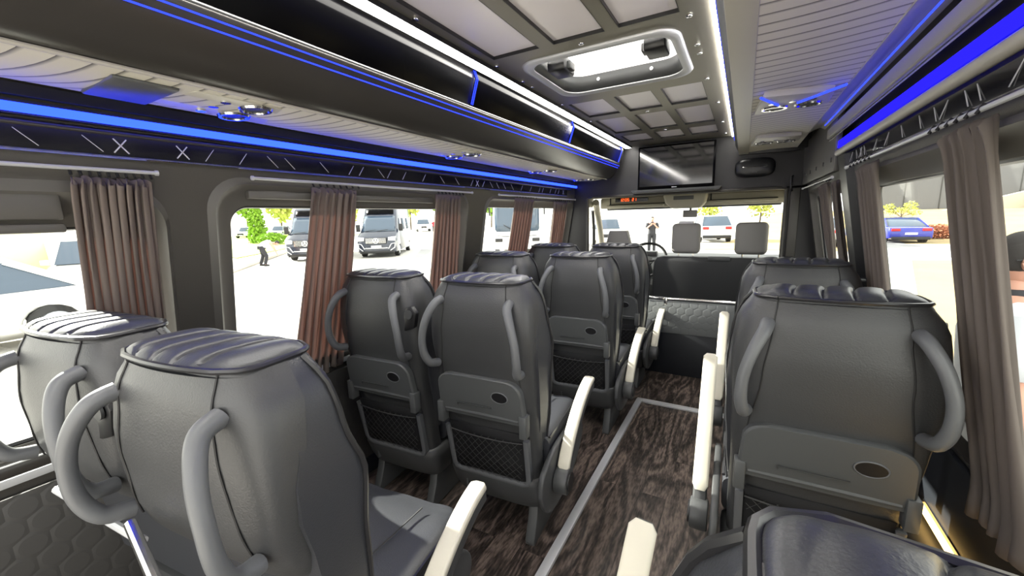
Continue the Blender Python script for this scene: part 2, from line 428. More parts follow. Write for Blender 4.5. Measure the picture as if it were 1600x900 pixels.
    mb.tube([(x, Rr(zh)-.013, zh-.012*(1-(x/.17)**2)) for x in [-.172+.0344*i for i in range(11)]], .0028, 5)
    mb.build('pocket_net', 'net', pk)
    # lower cover
    mb = MB(); rings = []
    for z, g in ((.155, -.02), (.17, .0), (.22, .012), (.28, .014), (.315, .010), (.325, .0)):
        rings.append([(x*1.02, y+(.05 if i in (0, 22) else 0), zz) for i, (x, y, zz) in enumerate(shell_ring(z, g))])
    mb.loft(rings); lc = mb.build('lower_cover', 'plasticd', root, smooth=50)
    MB().box(-.13, -.124, rear_y(-.13, .24)-.018, rear_y(-.13, .24), .21, .25).build('cover_clip', 'plastic', lc)
    seat_rest(root, kind)
    return root
def seat_rest(root, kind):
    # cushion
    mb = MB(); rings = []
    for i in range(15):
        t = i/14; y = .19+.42*t
        top = .475+.012*t-.02*max(0, (t-.8)/.2)**2; bot = .33+.03*max(0, (t-.7)/.3); w = .232-.012*max(0, (t-.85)/.15)
        ring = []
        for k in range(36):
            a = 2*pi*k/36; c, s_ = math.cos(a), math.sin(a)
            x = w*math.copysign(abs(c)**.35, c); z = (top+bot)/2+(top-bot)/2*math.copysign(abs(s_)**.45, s_)
            if s_ > 0: z += .014*max(0, abs(x/w)-.62)/.38-.007*sum(math.exp(-((abs(x)-q)/.005)**2) for q in (.055+.06*t, .135))
            ring.append((x, y, z))
        rings.append(ring)
    c0 = Vector((0, rings[-1][0][1]+.03, .405)); rings.append([tuple(c0+(Vector(p)-Vector((0, p[1], .405)))*.86) for p in rings[-1]])
    mb.loft(rings); cu = mb.build('seat_cushion', 'leather2', root, smooth=60)
    for sx in (-1, 1):
        MB().tube([(sx*(.06+.06*t), .2+.42*t, .484+.012*t) for t in [i/8 for i in range(8)]], .0022, 5).build('seam', 'seam', cu)
        MB().tube([(sx*.229, .2+.41*t, .476+.006*t) for t in [i/8 for i in range(9)]], .0055, 6).build('piping', 'piping', cu)
    MB().box(-.21, .21, .17, .55, .27, .335).build('seat_frame', 'plasticd', root, bevel=.012)
    # pedestal leg
    lx = .17 if kind != 'single' else -.17
    MB().prism([(.10, 0), (.40, 0), (.40, .02), (.33, .12), (.33, .28), (.17, .28), (.14, .12), (.10, .02)], lx-.022, lx+.022).build('pedestal_leg', 'plasticd', root, bevel=.006)
    if kind == 'window':
        MB().prism([(.10, 0), (.40, 0), (.40, .02), (.33, .12), (.33, .28), (.17, .28), (.14, .12), (.10, .02)], -.17-.022, -.17+.022).build('pedestal_leg', 'plasticd', root, bevel=.006)
        g = MB().prism([(x+.205, z+1.0) for x, z in [(-.035, -.06), (.03, -.035), (.045, .03), (.02, .06), (-.01, .05), (-.04, -.03)]], .005, .03, 'y').build('belt_guide', 'blackp', root, bevel=.005)
        MB().disc((.215, .002, 1.025), .02, -.006, (0, 1, 0), 20).build('guide_button', 'plasticd', g)
    if kind in ('aisle', 'single'):
        sx = 1 if kind == 'aisle' else -1
        # side shield
        out = [(.03+.0, .30), (.07, .22), (.14, .17), (.30, .155), (.46, .19), (.58, .27), (.60, .34), (.55, .40), (.42, .43), (.25, .44), (.13, .42), (.05, .38)]
        pts = [(p.x, p.y) for p in bez([(a, b, 0) for a, b in out+[out[0]]], 4)[:-1]]
        sd = MB().prism(pts, sx*.238, sx*.262).build('side_shield', 'plasticd', root, bevel=.006, smooth=50)
        if kind == 'aisle': cl = [(.62, .575), (.53, .56), (.42, .515), (.32, .45), (.245, .38), (.205, .32), (.185, .27)]; ax = .295
        else: cl = [(.56, .80), (.50, .72), (.43, .62), (.35, .52), (.28, .43), (.22, .35), (.19, .28)]; ax = -.30
        cl = [Vector((0, a, b)) for a, b in cl]; cc = bez(cl, 5); n = len(cc)
        def sweep(i0, i1, lo, hi, hw, ends=.6):
            rings = []
            for i in range(i0, i1+1):
                d = (cc[min(i+1, n-1)]-cc[max(i-1, 0)]).normalized(); nn = Vector((0, -d.z, d.y))
                if nn.z < 0 or (abs(nn.z) < .3 and nn.y > 0): nn = -nn
                e = 1 if i not in (i0, i1) else ends
                gr = 1+.25*i/n
                ring = []
                for (u, v) in rrect(-1, 1, 0, 1, .3, 3):
                    ring.append(cc[i]+nn*(lo+(hi-lo)*(.5+(v-.5)*e))*gr+Vector((ax+u*hw*e, 0, 0)))
                rings.append(ring)
            return rings
        ar = MB().loft(sweep(0, n-1, -.028, .022, .023)).build('armrest', 'plasticd', root, smooth=50)
        k = int(n*.80)
        MB().loft(sweep(0, k, .014, .036, .026)).build('arm_pad', 'cream', ar, smooth=50)
        MB().disc((ax-sx*.03, .185, .30), .056, sx*.058, (1, 0, 0), 26, rx=.056).build('arm_pivot', 'plasticd', ar, bevel=.006)
        MB().disc((ax+sx*.026, .185, .30), .040, sx*.008, (1, 0, 0), 26).build('pivot_cap', 'blackp', ar)

protoB = make_seat('aisle', True); protoV = make_seat('window', True)
protoA = make_seat('aisle'); protoW = make_seat('window'); protoS = make_seat('single')
RZ = {.26: 7, .23: 7, 1.22: 4, 1.19: 4, 2.25: 2, 1.30: 1}
GS = 'black leather passenger seats with grey grab handles'
seats = [
 (protoB, (-.89, .262, 0), 'large black leather seat in the left foreground with blue-lit quilted top and cream armrest'),
 (protoA, (-.88, 1.22, 0), 'black leather seat second from the rear on the left side of the aisle, tray closed'),
 (protoA, (-.86, 2.25, 0), 'black leather aisle seat third from the rear on the left, round cup recess facing us'),
 (protoA, (-.86, 3.05, 0), 'black leather aisle seat farthest forward on the left, just behind the driver'),
 (protoV, (-1.42, .225, 0), 'black leather window seat at the left picture edge with sunlit top'),
 (protoW, (-1.42, 1.19, 0), 'black leather window seat behind the middle curtain of the big left window'),
 (protoW, (-1.40, 2.20, 0), 'black leather window seat on the left third from the rear, mostly hidden'),
 (protoW, (-1.38, 3.00, 0), 'black leather window seat on the left farthest forward beside the last curtain'),
 (protoS, (.235, 1.30, 0), 'large black leather single seat on the right side with wide grey tray table'),
 (protoS, (.235, 2.14, 0), 'black leather single seat on the right, in front of the one with the wide tray'),
 (protoS, (.100, .160, .0), 'black leather seat at the bottom right edge, only its piped head end in view'),
]
used = set()
for p, loc, lab in seats:
    o = p if id(p) not in used else copy_tree(p)
    if loc[1] == .160: o.rotation_euler.y = math.radians(5)
    used.add(id(p)); o.location = loc; o.rotation_euler.z = math.radians(RZ.get(round(loc[1]+.001, 2), 0)); o.scale = (1.04 if loc[1] in (.262, .225, 1.30) else 1, 1, .985); tag(o, lab, 'bus seat', GS)

# silver frame bars low on the left back row
t = empty('seat_rail', (-1.1, .2, .8), 0, 'silver tubular frame bars crossing low behind the two left foreground seats', 'bar')
MB().tube([(-.24, -.01, .012), (.09, .035, -.02)], .009, 10).build('bar_tube', 'alu', t)
MB().tube([(.10, .02, .035), (.26, .0, .0)], .010, 10).build('bar_tube', 'chrome', t)

# ------------------------------------------------------------------ body shell
def XL(z): return -1.62-(1.55-z)*.176 if z > .69 else -1.772
def XR(z): return .45+(1.55-z)*.176 if z > .69 else .602
T = .07
def wall(name, X, s, cells, upper, low_z=0.):
    """s: outward direction (-1 left, +1 right). cells: (y0,y1,hole or None); hole=(y0,y1,z0,z1,r)"""
    mb = MB(); Z0, Z1 = .69, 1.62
    ys = [cells[0][0]]+[c[1] for c in cells]
    for y0, y1, hole in cells:
        if not hole:
            for off in (0, T*s):
                mb.add([(X(Z0+.001)+off, y0, Z0), (X(Z0+.001)+off, y1, Z0), (X(Z1)+off, y1, Z1), (X(Z1)+off, y0, Z1)], [(0, 1, 2, 3)])
            continue
        a, b, c, d, r = hole; inner = rrect(a, b, c, d, r, 8); n = len(inner)
        cy, cz = (a+b)/2, (c+d)/2; outer = []
        for (y, z) in inner:
            # clamp outwards to the cell rectangle
            oy = y1 if y >= b-r-1e-6 else y0 if y <= a+r+1e-6 else y
            oz = Z1 if z >= d-r-1e-6 else Z0 if z <= c+r+1e-6 else z
            outer.append((oy, oz))
        ang = []
        for off in (0, T*s):
            vi = [(X(max(z, .691))+off, y, z) for y, z in inner]; vo = [(X(max(z, .691))+off, y, z) for y, z in outer]
            fs = []
            for k in range(n):
                k2 = (k+1) % n
                fs.append((k, k2, n+k2, n+k))
            mb.add(vi+vo, fs)
            # fill cell corners (three-vertex gaps)
            for ci in range(4):
                i0 = ci*9; i1 = ci*9+8
        vi = [(X(z), y, z) for y, z in inner]; vo = [(X(z)+T*s, y, z) for y, z in inner]
        mb.add(vi+vo, [(k, (k+1) % n, n+(k+1) % n, n+k) for k in range(n)])
    y0, y1 = ys[0], ys[-1]
    prof = upper
    for off in (0, T*s):
        mb.sheet([[(x+off, y, z) for y in (y0, y1)] for x, z in prof])
        mb.sheet([[(X(.69)+off, y, z) for y in (y0, y1)] for z in (low_z, .69)])
    o = mb.build(name, 'wall', smooth=30); return struct(o)
YB, YF = -.9, 4.3
wl = wall('wall_left', XL, -1, [(YB, .645, (-.8, .60, .74, 1.535, .12)), (.645, 2.36, (.71, 2.27, .73, 1.575, .12)), (2.36, YF, (2.46, 4.2, .73, 1.56, .1))],
          [(XL(1.62), 1.62), (-1.61, 1.75), (-1.62, 1.9), (-1.52, 2.09)])
wr = wall('wall_right', XR, 1, [(YB, 2.55, (-.7, 2.47, .74, 1.57, .1)), (2.55, 2.73, None), (2.73, YF, (2.79, 4.05, .8, 1.55, .1))],
          [(XR(1.62), 1.62), (.445, 1.75), (.49, 1.9), (.38, 2.09)])
# black B-pillar on the right
MBp = MB(); zz = [.7, .9, 1.1, 1.3, 1.5, 1.66]
MBp.loft([[(XR(z)+.0, 2.53, z), (XR(z)-.03, 2.55, z), (XR(z)-.03, 2.70, z), (XR(z), 2.72, z)] for z in zz])
struct(MBp.build('trim_1', 'blackp'))
# wavy soft pillar cover on the left between windows 1 and 2
def window(n, X, s, outer, inner, topbar=None):
    root = empty('window_%d' % n); root['kind'] = 'structure'
    a, b, c, d, r = outer; a2, b2, c2, d2, r2 = inner
    O = rrect(a, b, c, d, r, 8); I = rrect(a2, b2, c2, d2, r2, 8); N = len(O); L = []
    for (pts, off) in ((O, .03*s), (O, .0), ([(y+(yy-y)*.25, z+(zz_-z)*.25) for (y, z), (yy, zz_) in zip(O, I)], -.012*s), ([(y+(yy-y)*.5, z+(zz_-z)*.5) for (y, z), (yy, zz_) in zip(O, I)], .02*s), (I, .028*s), (I, .06*s)):
        L.append([(X(max(z, .7))+off, y, z) for y, z in pts])
    mb = MB(); mb.loft(L, cap=False); mb.build('window_frame', 'frame', root, smooth=50)
    G = [(X(max(z, .7))+.055*s, y, z) for y, z in I]; G2 = [(x+.004*s, y, z) for x, y, z in G]
    mb = MB(); mb.add(G+G2, [tuple(range(N)), tuple(range(2*N-1, N-1, -1))]); mb.build('window_pane', 'glass', root, smooth=0)
    gk = [(X(max(z, .7))+.045*s, y, z) for y, z in I]; MB().tube(gk+[gk[0]], .010, 6).build('rubber_seal', 'blackp', root)
    return root
w1 = window(1, XL, -1, (-.8, .60, .74, 1.535, .12), (-.75, .545, .79, 1.41, .05))
w2 = window(2, XL, -1, (.71, 2.27, .73, 1.575, .12), (.795, 2.17, .79, 1.475, .07))
w3 = window(3, XL, -1, (2.46, 4.2, .73, 1.56, .1), (2.52, 4.12, .79, 1.49, .06))
w4 = window(4, XR, 1, (-.7, 2.47, .74, 1.57, .1), (-.65, 2.40, .79, 1.495, .05))
w5 = window(5, XR, 1, (2.79, 4.05, .8, 1.55, .1), (2.86, 3.98, .85, 1.50, .05))
# folded blinds under the top rail of the windows
for w, X, s, y0, y1, z0, z1 in ((w1, XL, -1, -.75, .36, 1.43, 1.50), (w1, XL, -1, -.75, .36, 1.395, 1.42), (w2, XL, -1, .85, 1.9, 1.50, 1.53)):
    MB().box(X(1.46)-.02, X(1.46)+.012, y0, y1, z0, z1).build('blind_cassette', 'frame', w, bevel=.006)
# floor
def slab(name, x0, x1, y0, y1, z0, z1, m, bev=0): return struct(MB().box(x0, x1, y0, y1, z0, z1).build(name, m, bevel=bev, smooth=30))
slab('floor', -1.80, .64, YB, 3.60, -.06, 0, 'wood')
slab('trim_2', -.625, -.585, -.3, 2.93, .0, .022, 'alu', .004)
slab('trim_3', -.625, .60, 2.915, 2.965, .0, .016, 'alu', .004)
slab('baseboard_left', -1.78, -1.745, YB, 3.6, 0, .10, 'blackmat', .005)
# lower side linings
for nm, x0, x1, m in (('trim_4', -1.772, -1.752, 'hexd'), ('trim_5', .585, .602, 'blackmat')):
    slab(nm, x0, x1, YB, 3.58, .08, .66, m, .004)
slab('trim_6', -1.775, -1.738, YB, 4.25, .695, .72, 'alu', .004)
slab('trim_7', -1.775, -1.725, YB, 4.25, .725, .762, 'railm', .01)
slab('trim_8', .588, .605, YB, 2.5, .68, .74, 'railm', .01)
slab('trim_9', .50, .602, YB, 2.5, .12, .38, 'blackmat', .02)
# mirror-black bands with pale streaks painted as light reflections, chrome edge
for nm, s, X, y1 in (('left', 1, XL, 3.95), ('right', -1, XR, 2.75)):
    xw = X(1.62); mb = MB()
    mb.prism([(xw-.01*s, 1.612), (xw+.012*s, 1.612), (xw+.016*s, 1.665), (xw-.01*s, 1.665)], YB, y1, 'y')
    o = struct(mb.build('trim_%d' % (10 if s > 0 else 11), 'blackmirror'))
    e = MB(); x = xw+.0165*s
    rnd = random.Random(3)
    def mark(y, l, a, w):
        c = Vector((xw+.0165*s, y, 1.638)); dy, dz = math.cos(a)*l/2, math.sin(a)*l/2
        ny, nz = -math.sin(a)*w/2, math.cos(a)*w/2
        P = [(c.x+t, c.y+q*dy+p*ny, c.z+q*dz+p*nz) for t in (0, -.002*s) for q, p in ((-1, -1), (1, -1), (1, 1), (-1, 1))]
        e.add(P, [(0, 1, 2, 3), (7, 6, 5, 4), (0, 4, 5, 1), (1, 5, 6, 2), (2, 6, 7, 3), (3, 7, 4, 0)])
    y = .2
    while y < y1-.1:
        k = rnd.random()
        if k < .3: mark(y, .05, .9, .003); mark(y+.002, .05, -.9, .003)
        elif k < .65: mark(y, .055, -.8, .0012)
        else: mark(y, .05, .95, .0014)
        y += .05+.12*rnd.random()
    e.build('reflection_streaks', 'palegrey', o)
    struct(MB().tube([(xw+.013*s, YB, 1.606), (xw+.013*s, y1, 1.606)], .0045, 6).build('trim_%d' % (12 if s > 0 else 13), 'chrome'))
# pale moulding above the right mirror band, dark moulding on the left
struct(MB().tube([(XR(1.69)-.012, YB, 1.690), (XR(1.69)-.012, 2.78, 1.690)], [.017, .017], 12).build('trim_14', 'lip', smooth=60))
struct(MB().tube([(-1.60, YB, 1.672), (-1.60, 4.05, 1.672)], .011, 10).build('trim_15', 'railm', smooth=60))
# grey screwed lining above the sliding-door window
o = struct(MB().prism([(.405, 1.60), (.43, 1.60), (.43, 1.93), (.40, 1.93)], 2.82, 4.2, 'y').build('trim_16', 'frame', bevel=.004))
for y in (2.90, 3.16, 3.44, 3.73, 4.0): MB().box(.398, .408, y-.012, y+.012, 1.655, 1.68).build('screw', 'blackp', o, bevel=.002)

# ------------------------------------------------------------------ ceiling
HX0, HX1, HY0, HY1 = -.86, -.275, 1.66, 2.17
mb = MB()
for (x0, x1, y0, y1) in ((-1.60, HX0, YB, 5.0), (HX1, .46, YB, 5.0), (HX0, HX1, YB, HY0), (HX0, HX1, HY1, 5.0)): mb.box(x0, x1, y0, y1, 2.075, 2.11)
ceil = struct(mb.build('ceiling', 'bulk', smooth=0))
xs = [-1.005, -.945, -.735, -.675, -.475, -.425, -.225, -.135]
def plate(ys, name):
    mb = MB(); P = []
    for j in range(len(ys)-1):
        for i in range(7):
            if i % 2 == 1 and j % 2 == 1: P.append((xs[i], xs[i+1], ys[j], ys[j+1])); continue
            mb.box(xs[i], xs[i+1], ys[j], ys[j+1], 2.05, 2.062)
    pl = mb.build(name, 'bronze', ceil, smooth=0)
    for (a, b, c, d) in P:
        MB().box(a-.004, b+.004, c-.004, d+.004, 2.063, 2.073).build('satin_panel', 'satin', pl, smooth=0)
        MB().loft([[(a, c, z), (b, c, z), (b, d, z), (a, d, z)] for z in (2.05, 2.063)], cap=False).build('panel_edging', 'blackp', pl, smooth=0, solid=.004)
    return pl
p1 = plate([-.5, -.35, .0, .06, .46, .52, .93, .99, 1.54, 1.60], 'frame_plate')
p2 = plate([2.30, 2.365, 2.745, 2.86, 3.40, 3.53, 3.87, 4.15], 'frame_plate')
mb = MB()
# plate round the hatch: rounded hole
inner = rrect(HX0-.0, HX1+.0, HY0, HY1, .09, 8); outer = []
for x, y in inner:
    ox = xs[-1] if x > HX1-.09-1e-6 else xs[0] if x < HX0+.09+1e-6 else x
    oy = 2.30 if y > HY1-.09-1e-6 else 1.60 if y < HY0+.09+1e-6 else y
    outer.append((ox, oy))
N = len(inner)
for z in (2.05, 2.062): mb.add([(x, y, z) for x, y in inner]+[(x, y, z) for x, y in outer], [(k, (k+1) % N, N+(k+1) % N, N+k) for k in range(N)])
hp = mb.build('hatch_plate', 'bronze', ceil, smooth=0)
for x, y in [(-.97, 1.60), (-.97, 1.84), (-.97, 1.94), (-.97, 2.33), (-.97, 2.84), (-.97, 3.45), (-.2, 1.58), (-.2, 1.85), (-.2, 1.95), (-.2, 2.32), (-.18, 2.84), (-.18, 3.45), (-.58, 1.585), (-.58, 2.80), (-.58, 3.47), (-.97, 1.1), (-.2, 1.1), (-.18, 3.95), (-.97, 3.95)]:
    MB().disc((x, y, 2.05), .011, -.006, (0, 0, 1), 12).build('screw', 'chrome', hp, bevel=.002)
# roof hatch
t = empty('roof_hatch', (-.5675, 1.915, 2.05), 0, 'open roof hatch with perforated screen and chrome lip between the ceiling panels', 'roof hatch')
def HR(g, z): return [(x+.5675, y-1.915, z) for x, y in rrect(HX0-g, HX1+g, HY0-g, HY1+g, .09, 8)]
MB().loft([HR(-.002, .02), HR(-.004, -.006), HR(.010, -.014), HR(.028, -.010), HR(.034, 0)], cap=False).build('hatch_lip', 'alu', t, smooth=60, solid=.003)
MB().loft([HR(-.004, -.002), HR(-.02, .068)], cap=False).build('hatch_well', 'plasticd', t, smooth=50, solid=.004)
MB().box(-.27, .27, -.235, .235, .068, .072).build('vent_screen', 'dots', t, smooth=0)
for sx in (-1, 1):
    l = MB().prism([(-.06, 0), (.06, 0), (.075, .03), (.03, .062), (-.05, .062), (-.07, .03)], sx*.17, sx*.255).build('latch', 'blackp', t, bevel=.008)
    l.location = (0, -.05, .0)
    MB().prism([(-.03, .012), (.03, .012), (.03, .045), (-.03, .045)], sx*.155, sx*.175).build('latch_button', 'plasticd', l, bevel=.004)
for x in (-.12, .14): MB().disc((x, .226, .035), .008, -.012, (0, 1, 0), 12).build('bolt', 'chrome', t)

# ------------------------------------------------------------------ ceiling LED strips
def led(path, w, name, m, label, housing='alu'):
    t = empty(name, (0, 0, 0), 0, label, 'light strip'); return t
t = empty('led_strip', (-1.035, 2.0, 2.05), 0, 'bright white light strip along the left edge of the ceiling panels', 'light strip')
MB().box(-.013, .044, -2.6, 2.12, -.014, .0).build('diffuser', 'white', t, bevel=.003)
MB().box(-.016, -.013, -2.6, 2.12, -.014, .004).box(.044, .048, -2.6, 2.12, -.016, .004).build('housing', 'blackp', t)
t = empty('led_strip', (-.118, 2.0, 2.05), 0, 'narrow white light strip along the right edge of the ceiling panels', 'light strip')
MB().box(-.014, .010, -2.6, 2.12, -.010, 0).build('diffuser', 'white', t, bevel=.002)
t = empty('led_strip', (-1.578, 2.0, 1.705), 0, 'glowing blue light strip under the left rack above the windows', 'light strip')
MB().box(-.006, .006, -2.6, 2.18, -.011, .011).build('diffuser', 'blue', t, bevel=.003)
MB().box(-.02, -.006, -2.6, 2.18, -.016, .02).build('housing', 'blackp', t)
t = empty('led_strip', (.418, .8, 1.738), 0, 'wide blue light strip along the upper right wall', 'light strip')
MB().box(-.004, .004, -1.6, 2.03, -.018, .018).build('diffuser', 'blue3', t, bevel=.003)
MB().box(.004, .02, -1.6, 2.03, -.024, .024).build('housing', 'blackp', t)
t = empty('led_strip', (.578, 1.1, .41), 0, 'warm yellow light strip low on the right wall beside the single seat', 'light strip')
MB().box(-.008, .004, -.9, .62, -.008, .008).build('diffuser', 'warm', t, bevel=.002)
MB().box(.004, .02, -.9, .62, -.02, .02).build('housing', 'blackp', t)

# ------------------------------------------------------------------ luggage racks
def uvsheet(name, grid, m, parent, ufn):
    mb = MB(); mb.sheet(grid); o = mb.build(name, m, parent, smooth=60)
    uv = o.data.uv_layers.new(name='UVMap')
    for lp in o.data.loops:
        co = o.data.vertices[lp.vertex_index].co; uv.data[lp.index].uv = (ufn(co), co.x)
    return o
def console(parent, x0, x1, yc, z, s, w=.16, lit=False):
    """air and lamp console; s=+1 if the aisle is at +x"""
    c = MB().prism([(x0+.03, yc-w), (x1-.01, yc-w*.7), (x1, yc+w*.6), (x0, yc+w)], z-.006, z+.02, 'z').build('air_console', 'console', parent, bevel=.004)
    xm = (x0+x1)/2
    for dx in (-.062, .062):
        MB().ring((xm+dx, yc+.05, z-.008), .036, .007, (0, 0, 1), rx=.046).build('vent_rim', 'chrome', c)
        MB().disc((xm+dx, yc+.05, z-.004), .034, -.006, (0, 0, 1), 20, rx=.034).build('air_vent', 'blackp', c)
    for dx in (-.075, .0, .07):
        MB().disc((xm+dx, yc-.035, z-.006), .013, -.004, (0, 0, 1), 14).build('reading_lamp', 'chrome', c)
    return c
# left rack, aisle side at x=-1.09
t = empty('luggage_rack', (0, 0, 0), 0, 'long overhead rack on the left with glossy black doors and blue double line', 'overhead rack')
ys = [-.8, .35, 1.56, 2.72, 3.98]
for i in range(4):
    MB().prism([(-1.062, 2.048), (-1.052, 2.0), (-1.088, 1.892), (-1.12, 1.89), (-1.10, 2.048)], ys[i]+.006, ys[i+1]-.006, 'y').build('rack_door', 'blackgloss', t, bevel=.004)
for y in ys[1:]:
    for k in (-.006, .006):
        MB().tube([(-1.058, y+k, 2.035), (-1.046, y+k, 2.0), (-1.08, y+k, 1.90)], .0022, 5).build('led_and_glint_line', 'blue2', t)  # glowing lines imitate light-strip reflections at the door edges, no lamp here
MB().prism([(-1.09, 1.89), (-1.075, 1.882), (-1.082, 1.868), (-1.10, 1.84), (-1.125, 1.80), (-1.16, 1.765), (-1.20, 1.752), (-1.20, 1.79), (-1.14, 1.885)], -.8, 4.02, 'y').build('rack_rail', 'railm', t, bevel=.005, smooth=60)
MB().tube([(-1.083, -.8, 1.888), (-1.083, 4.02, 1.888)], .006, 8).build('rail_edge', 'plastic', t)
for dz, dx in ((1.866, -1.081), (1.848, -1.0925)):
    MB().tube([(dx, -.8, dz), (dx, 4.02, dz)], .0022, 5).build('led_and_glint_line', 'blue2', t)
segs = [(-.8, .48), (.94, 1.66), (1.92, 2.70), (2.92, 3.66), (3.86, 4.02)]
def lp(u, y): # underside curve from aisle edge to wall
    return (-1.20-.33*u, y, 1.752-.012*math.sin(pi*u)+.006*u)
uvsheet('pleated_liner', [[lp(u/10, y-.07*(1-u/10)**2) for u in range(11)] for y in [-.8+4.82*i/60 for i in range(61)]], 'pleat', t, lambda co: (co.y+.10*max(0, (-co.x-1.20)/.33)**1.4)/.052)
MB().tube([(-1.202, -.8, 1.748), (-1.202, 4.02, 1.748)], .005, 6).build('rail_trim', 'lip', t)
MB().box(-1.47, -1.26, .40, .53, 1.738, 1.75).build('speaker_grille', 'plastic', t, bevel=.006)
for y in (.68, 1.80, 2.82, 3.76): console(t, -1.47, -1.24, y, 1.750, 1, .17 if y < 1 else .12)
MB().prism([(-1.53, 1.752), (-1.555, 1.73), (-1.60, 1.735), (-1.60, 1.76)], -.8, 4.02, 'y').build('rear_rail', 'blackp', t)
MB().prism([(-1.06, 2.05), (-1.05, 2.0), (-1.08, 1.88), (-1.10, 1.83), (-1.16, 1.76), (-1.3, 1.745), (-1.55, 1.75), (-1.60, 2.05)], 4.02, 4.05, 'y').build('end_cap', 'blackp', t, bevel=.01)
# right rack
t = empty('luggage_rack', (0, 0, 0), 0, 'pale ribbed overhead rack on the right with air vents and blue glow', 'overhead rack')
MB().prism([(-.102, 2.05), (-.108, 2.0), (-.098, 1.94), (-.074, 1.885), (-.06, 1.872), (-.04, 1.88), (-.05, 2.05)], -.8, 3.98, 'y').build('rack_face', 'plastic', t, bevel=.006, smooth=60)
for x, z in ((-.109, 2.02), (-.107, 1.99)):
    MB().tube([(x, -.8, z), (x, 3.98, z)], .003, 5).build('led_and_glint_line', 'blue2', t)
MB().box(-.07, .002, -.8, 3.98, 1.866, 1.876).build('rack_lip', 'lip', t, bevel=.003)
def rp(u, y): return (.002+.318*u, y, 1.869+.012*math.sin(pi*u))
uvsheet('ribbed_liner', [[rp(u/10, y+.05*math.sin(pi*u/10)-.06*u/10) for u in range(11)] for y in [-.8+4.7*i/60 for i in range(61)]], 'pleat', t, lambda co: (co.y-.05*math.sin(pi*(co.x-.002)/.318)+.06*(co.x-.002)/.318)/.062)
for y in (2.20, 3.28): console(t, .01, .29, y, 1.86, -1, .17)
c = MB(); 
for a, b in (((.03, 2.02), (.10, 2.20)), ((.30, 2.00), (.17, 2.20))): c.tube([(a[0], a[1], 1.852), (b[0], b[1], 1.852)], .005, 5)
c.build('led_accent', 'blue2', t)
MB().sheet([[(x, y, z) for y in (-.8, 3.2)] for x, z in ((.315, 1.868), (.345, 1.885), (.375, 1.895), (.40, 1.88))]).build('cove', 'console', t, solid=.004, smooth=60)
MB().tube([(.335, -.8, 1.905), (.335, 3.0, 1.905)], .004, 5)
MB().prism([(.392, 1.80), (.412, 1.795), (.425, 1.83), (.41, 1.86), (.392, 1.85)], -.8, 3.05, 'y').build('rail', 'lip', t, bevel=.004)
MB().tube([(.372, -.8, 1.872), (.372, 3.0, 1.872)], .003, 6).build('led_and_glint_line', 'blue2', t)
MB().tube([(.40, -.8, 1.785), (.40, 3.0, 1.785)], .006, 8).build('chrome_edge', 'chrome', t)
MB().prism([(-.102, 2.05), (-.108, 2.0), (-.074, 1.885), (-.06, 1.862), (.32, 1.86), (.40, 1.88), (.44, 2.05)], 3.98, 4.0, 'y').build('end_cap', 'blackp', t, bevel=.006)

# ------------------------------------------------------------------ front bulkhead
mb = MB()
mb.box(-1.66, .50, 4.20, 4.28, 1.585, 2.08)
mb.box(-1.80, -1.47, 4.20, 4.28, -.05, 1.585)
mb.box(.30, .62, 4.20, 4.28, -.05, 1.60)
wf = struct(mb.build('wall_front', 'bulk', smooth=0))
# upholstered soft edges on the bulkhead
MB().tube([(-1.46, 4.19, .7), (-1.46, 4.19, 1.575), (-1.40, 4.19, 1.59), (.24, 4.19, 1.59), (.30, 4.19, 1.575), (.30, 4.19, .7)], .014, 8).build('edge_piping', 'wall', wf)
MB().box(.33, .40, 4.17, 4.2, 1.0, 1.58).build('pillar_pad', 'wall', wf, bevel=.01)
t = empty('television', (-.585, 4.12, 1.83), 0, 'flat black television screen mounted on the front bulkhead', 'television')
MB().box(-.335, .335, -.02, .03, -.20, .20).build('bezel', 'blackgloss', t, bevel=.006)
MB().box(-.318, .318, -.0225, -.0195, -.17, .185).build('screen', M['blackmirror'], t)
MB().box(-.20, .20, .03, .078, -.1, .1).build('wall_bracket', 'blackp', t)
MB().box(-.022, .022, -.0235, -.0205, -.190, -.184).build('maker_badge', 'palegrey', t)
t = empty('tv_shelf', (-.585, 4.15, 1.60), 0, 'stitched black padded shelf just below the television', 'shelf')
MB().prism([(-.37, 0), (.37, 0), (.40, .03), (-.40, .03)], -.06, .045, 'y').build('pad', 'leather', t, bevel=.008)
s_ = MB()
for k in range(44): s_.box(-.355+k*.0165, -.348+k*.0165, -.0625, -.0595, .010, .0125)
s_.build('stitching', 'plastic', t)
t = empty('speaker_pod', (.055, 4.16, 1.77), 0, 'oval black speaker pod on the bulkhead below the right rack end', 'speaker')
MB().loft([[(a*.15*q, -.05*h_, b*.08*q) for a, b in [(math.copysign(abs(math.cos(w))**.6, math.cos(w)), math.copysign(abs(math.sin(w))**.6, math.sin(w))) for w in [2*pi*k/28 for k in range(28)]]] for q, h_ in ((1, -.8), (1, .2), (.92, .8), (.7, 1))]).build('pod', 'blackp', t, smooth=60)
MB().tube([(-.135, -.035, .01), (-.06, -.055, .0), (.06, -.055, .002), (.135, -.035, .012)], .004, 6).build('chrome_edge', 'chrome', t)
MB().box(-.02, .02, -.056, -.05, -.045, -.04).build('badge', 'plastic', t)
t = empty('grab_handle', (.335, 4.17, 1.62), 0, 'small dark grab handle on the right front pillar', 'handle')
MB().tube(bez([(0, .0, .06), (-.01, -.04, .04), (-.01, -.04, -.04), (0, .0, -.06)], 6), .009, 8).build('grip', 'blackp', t)

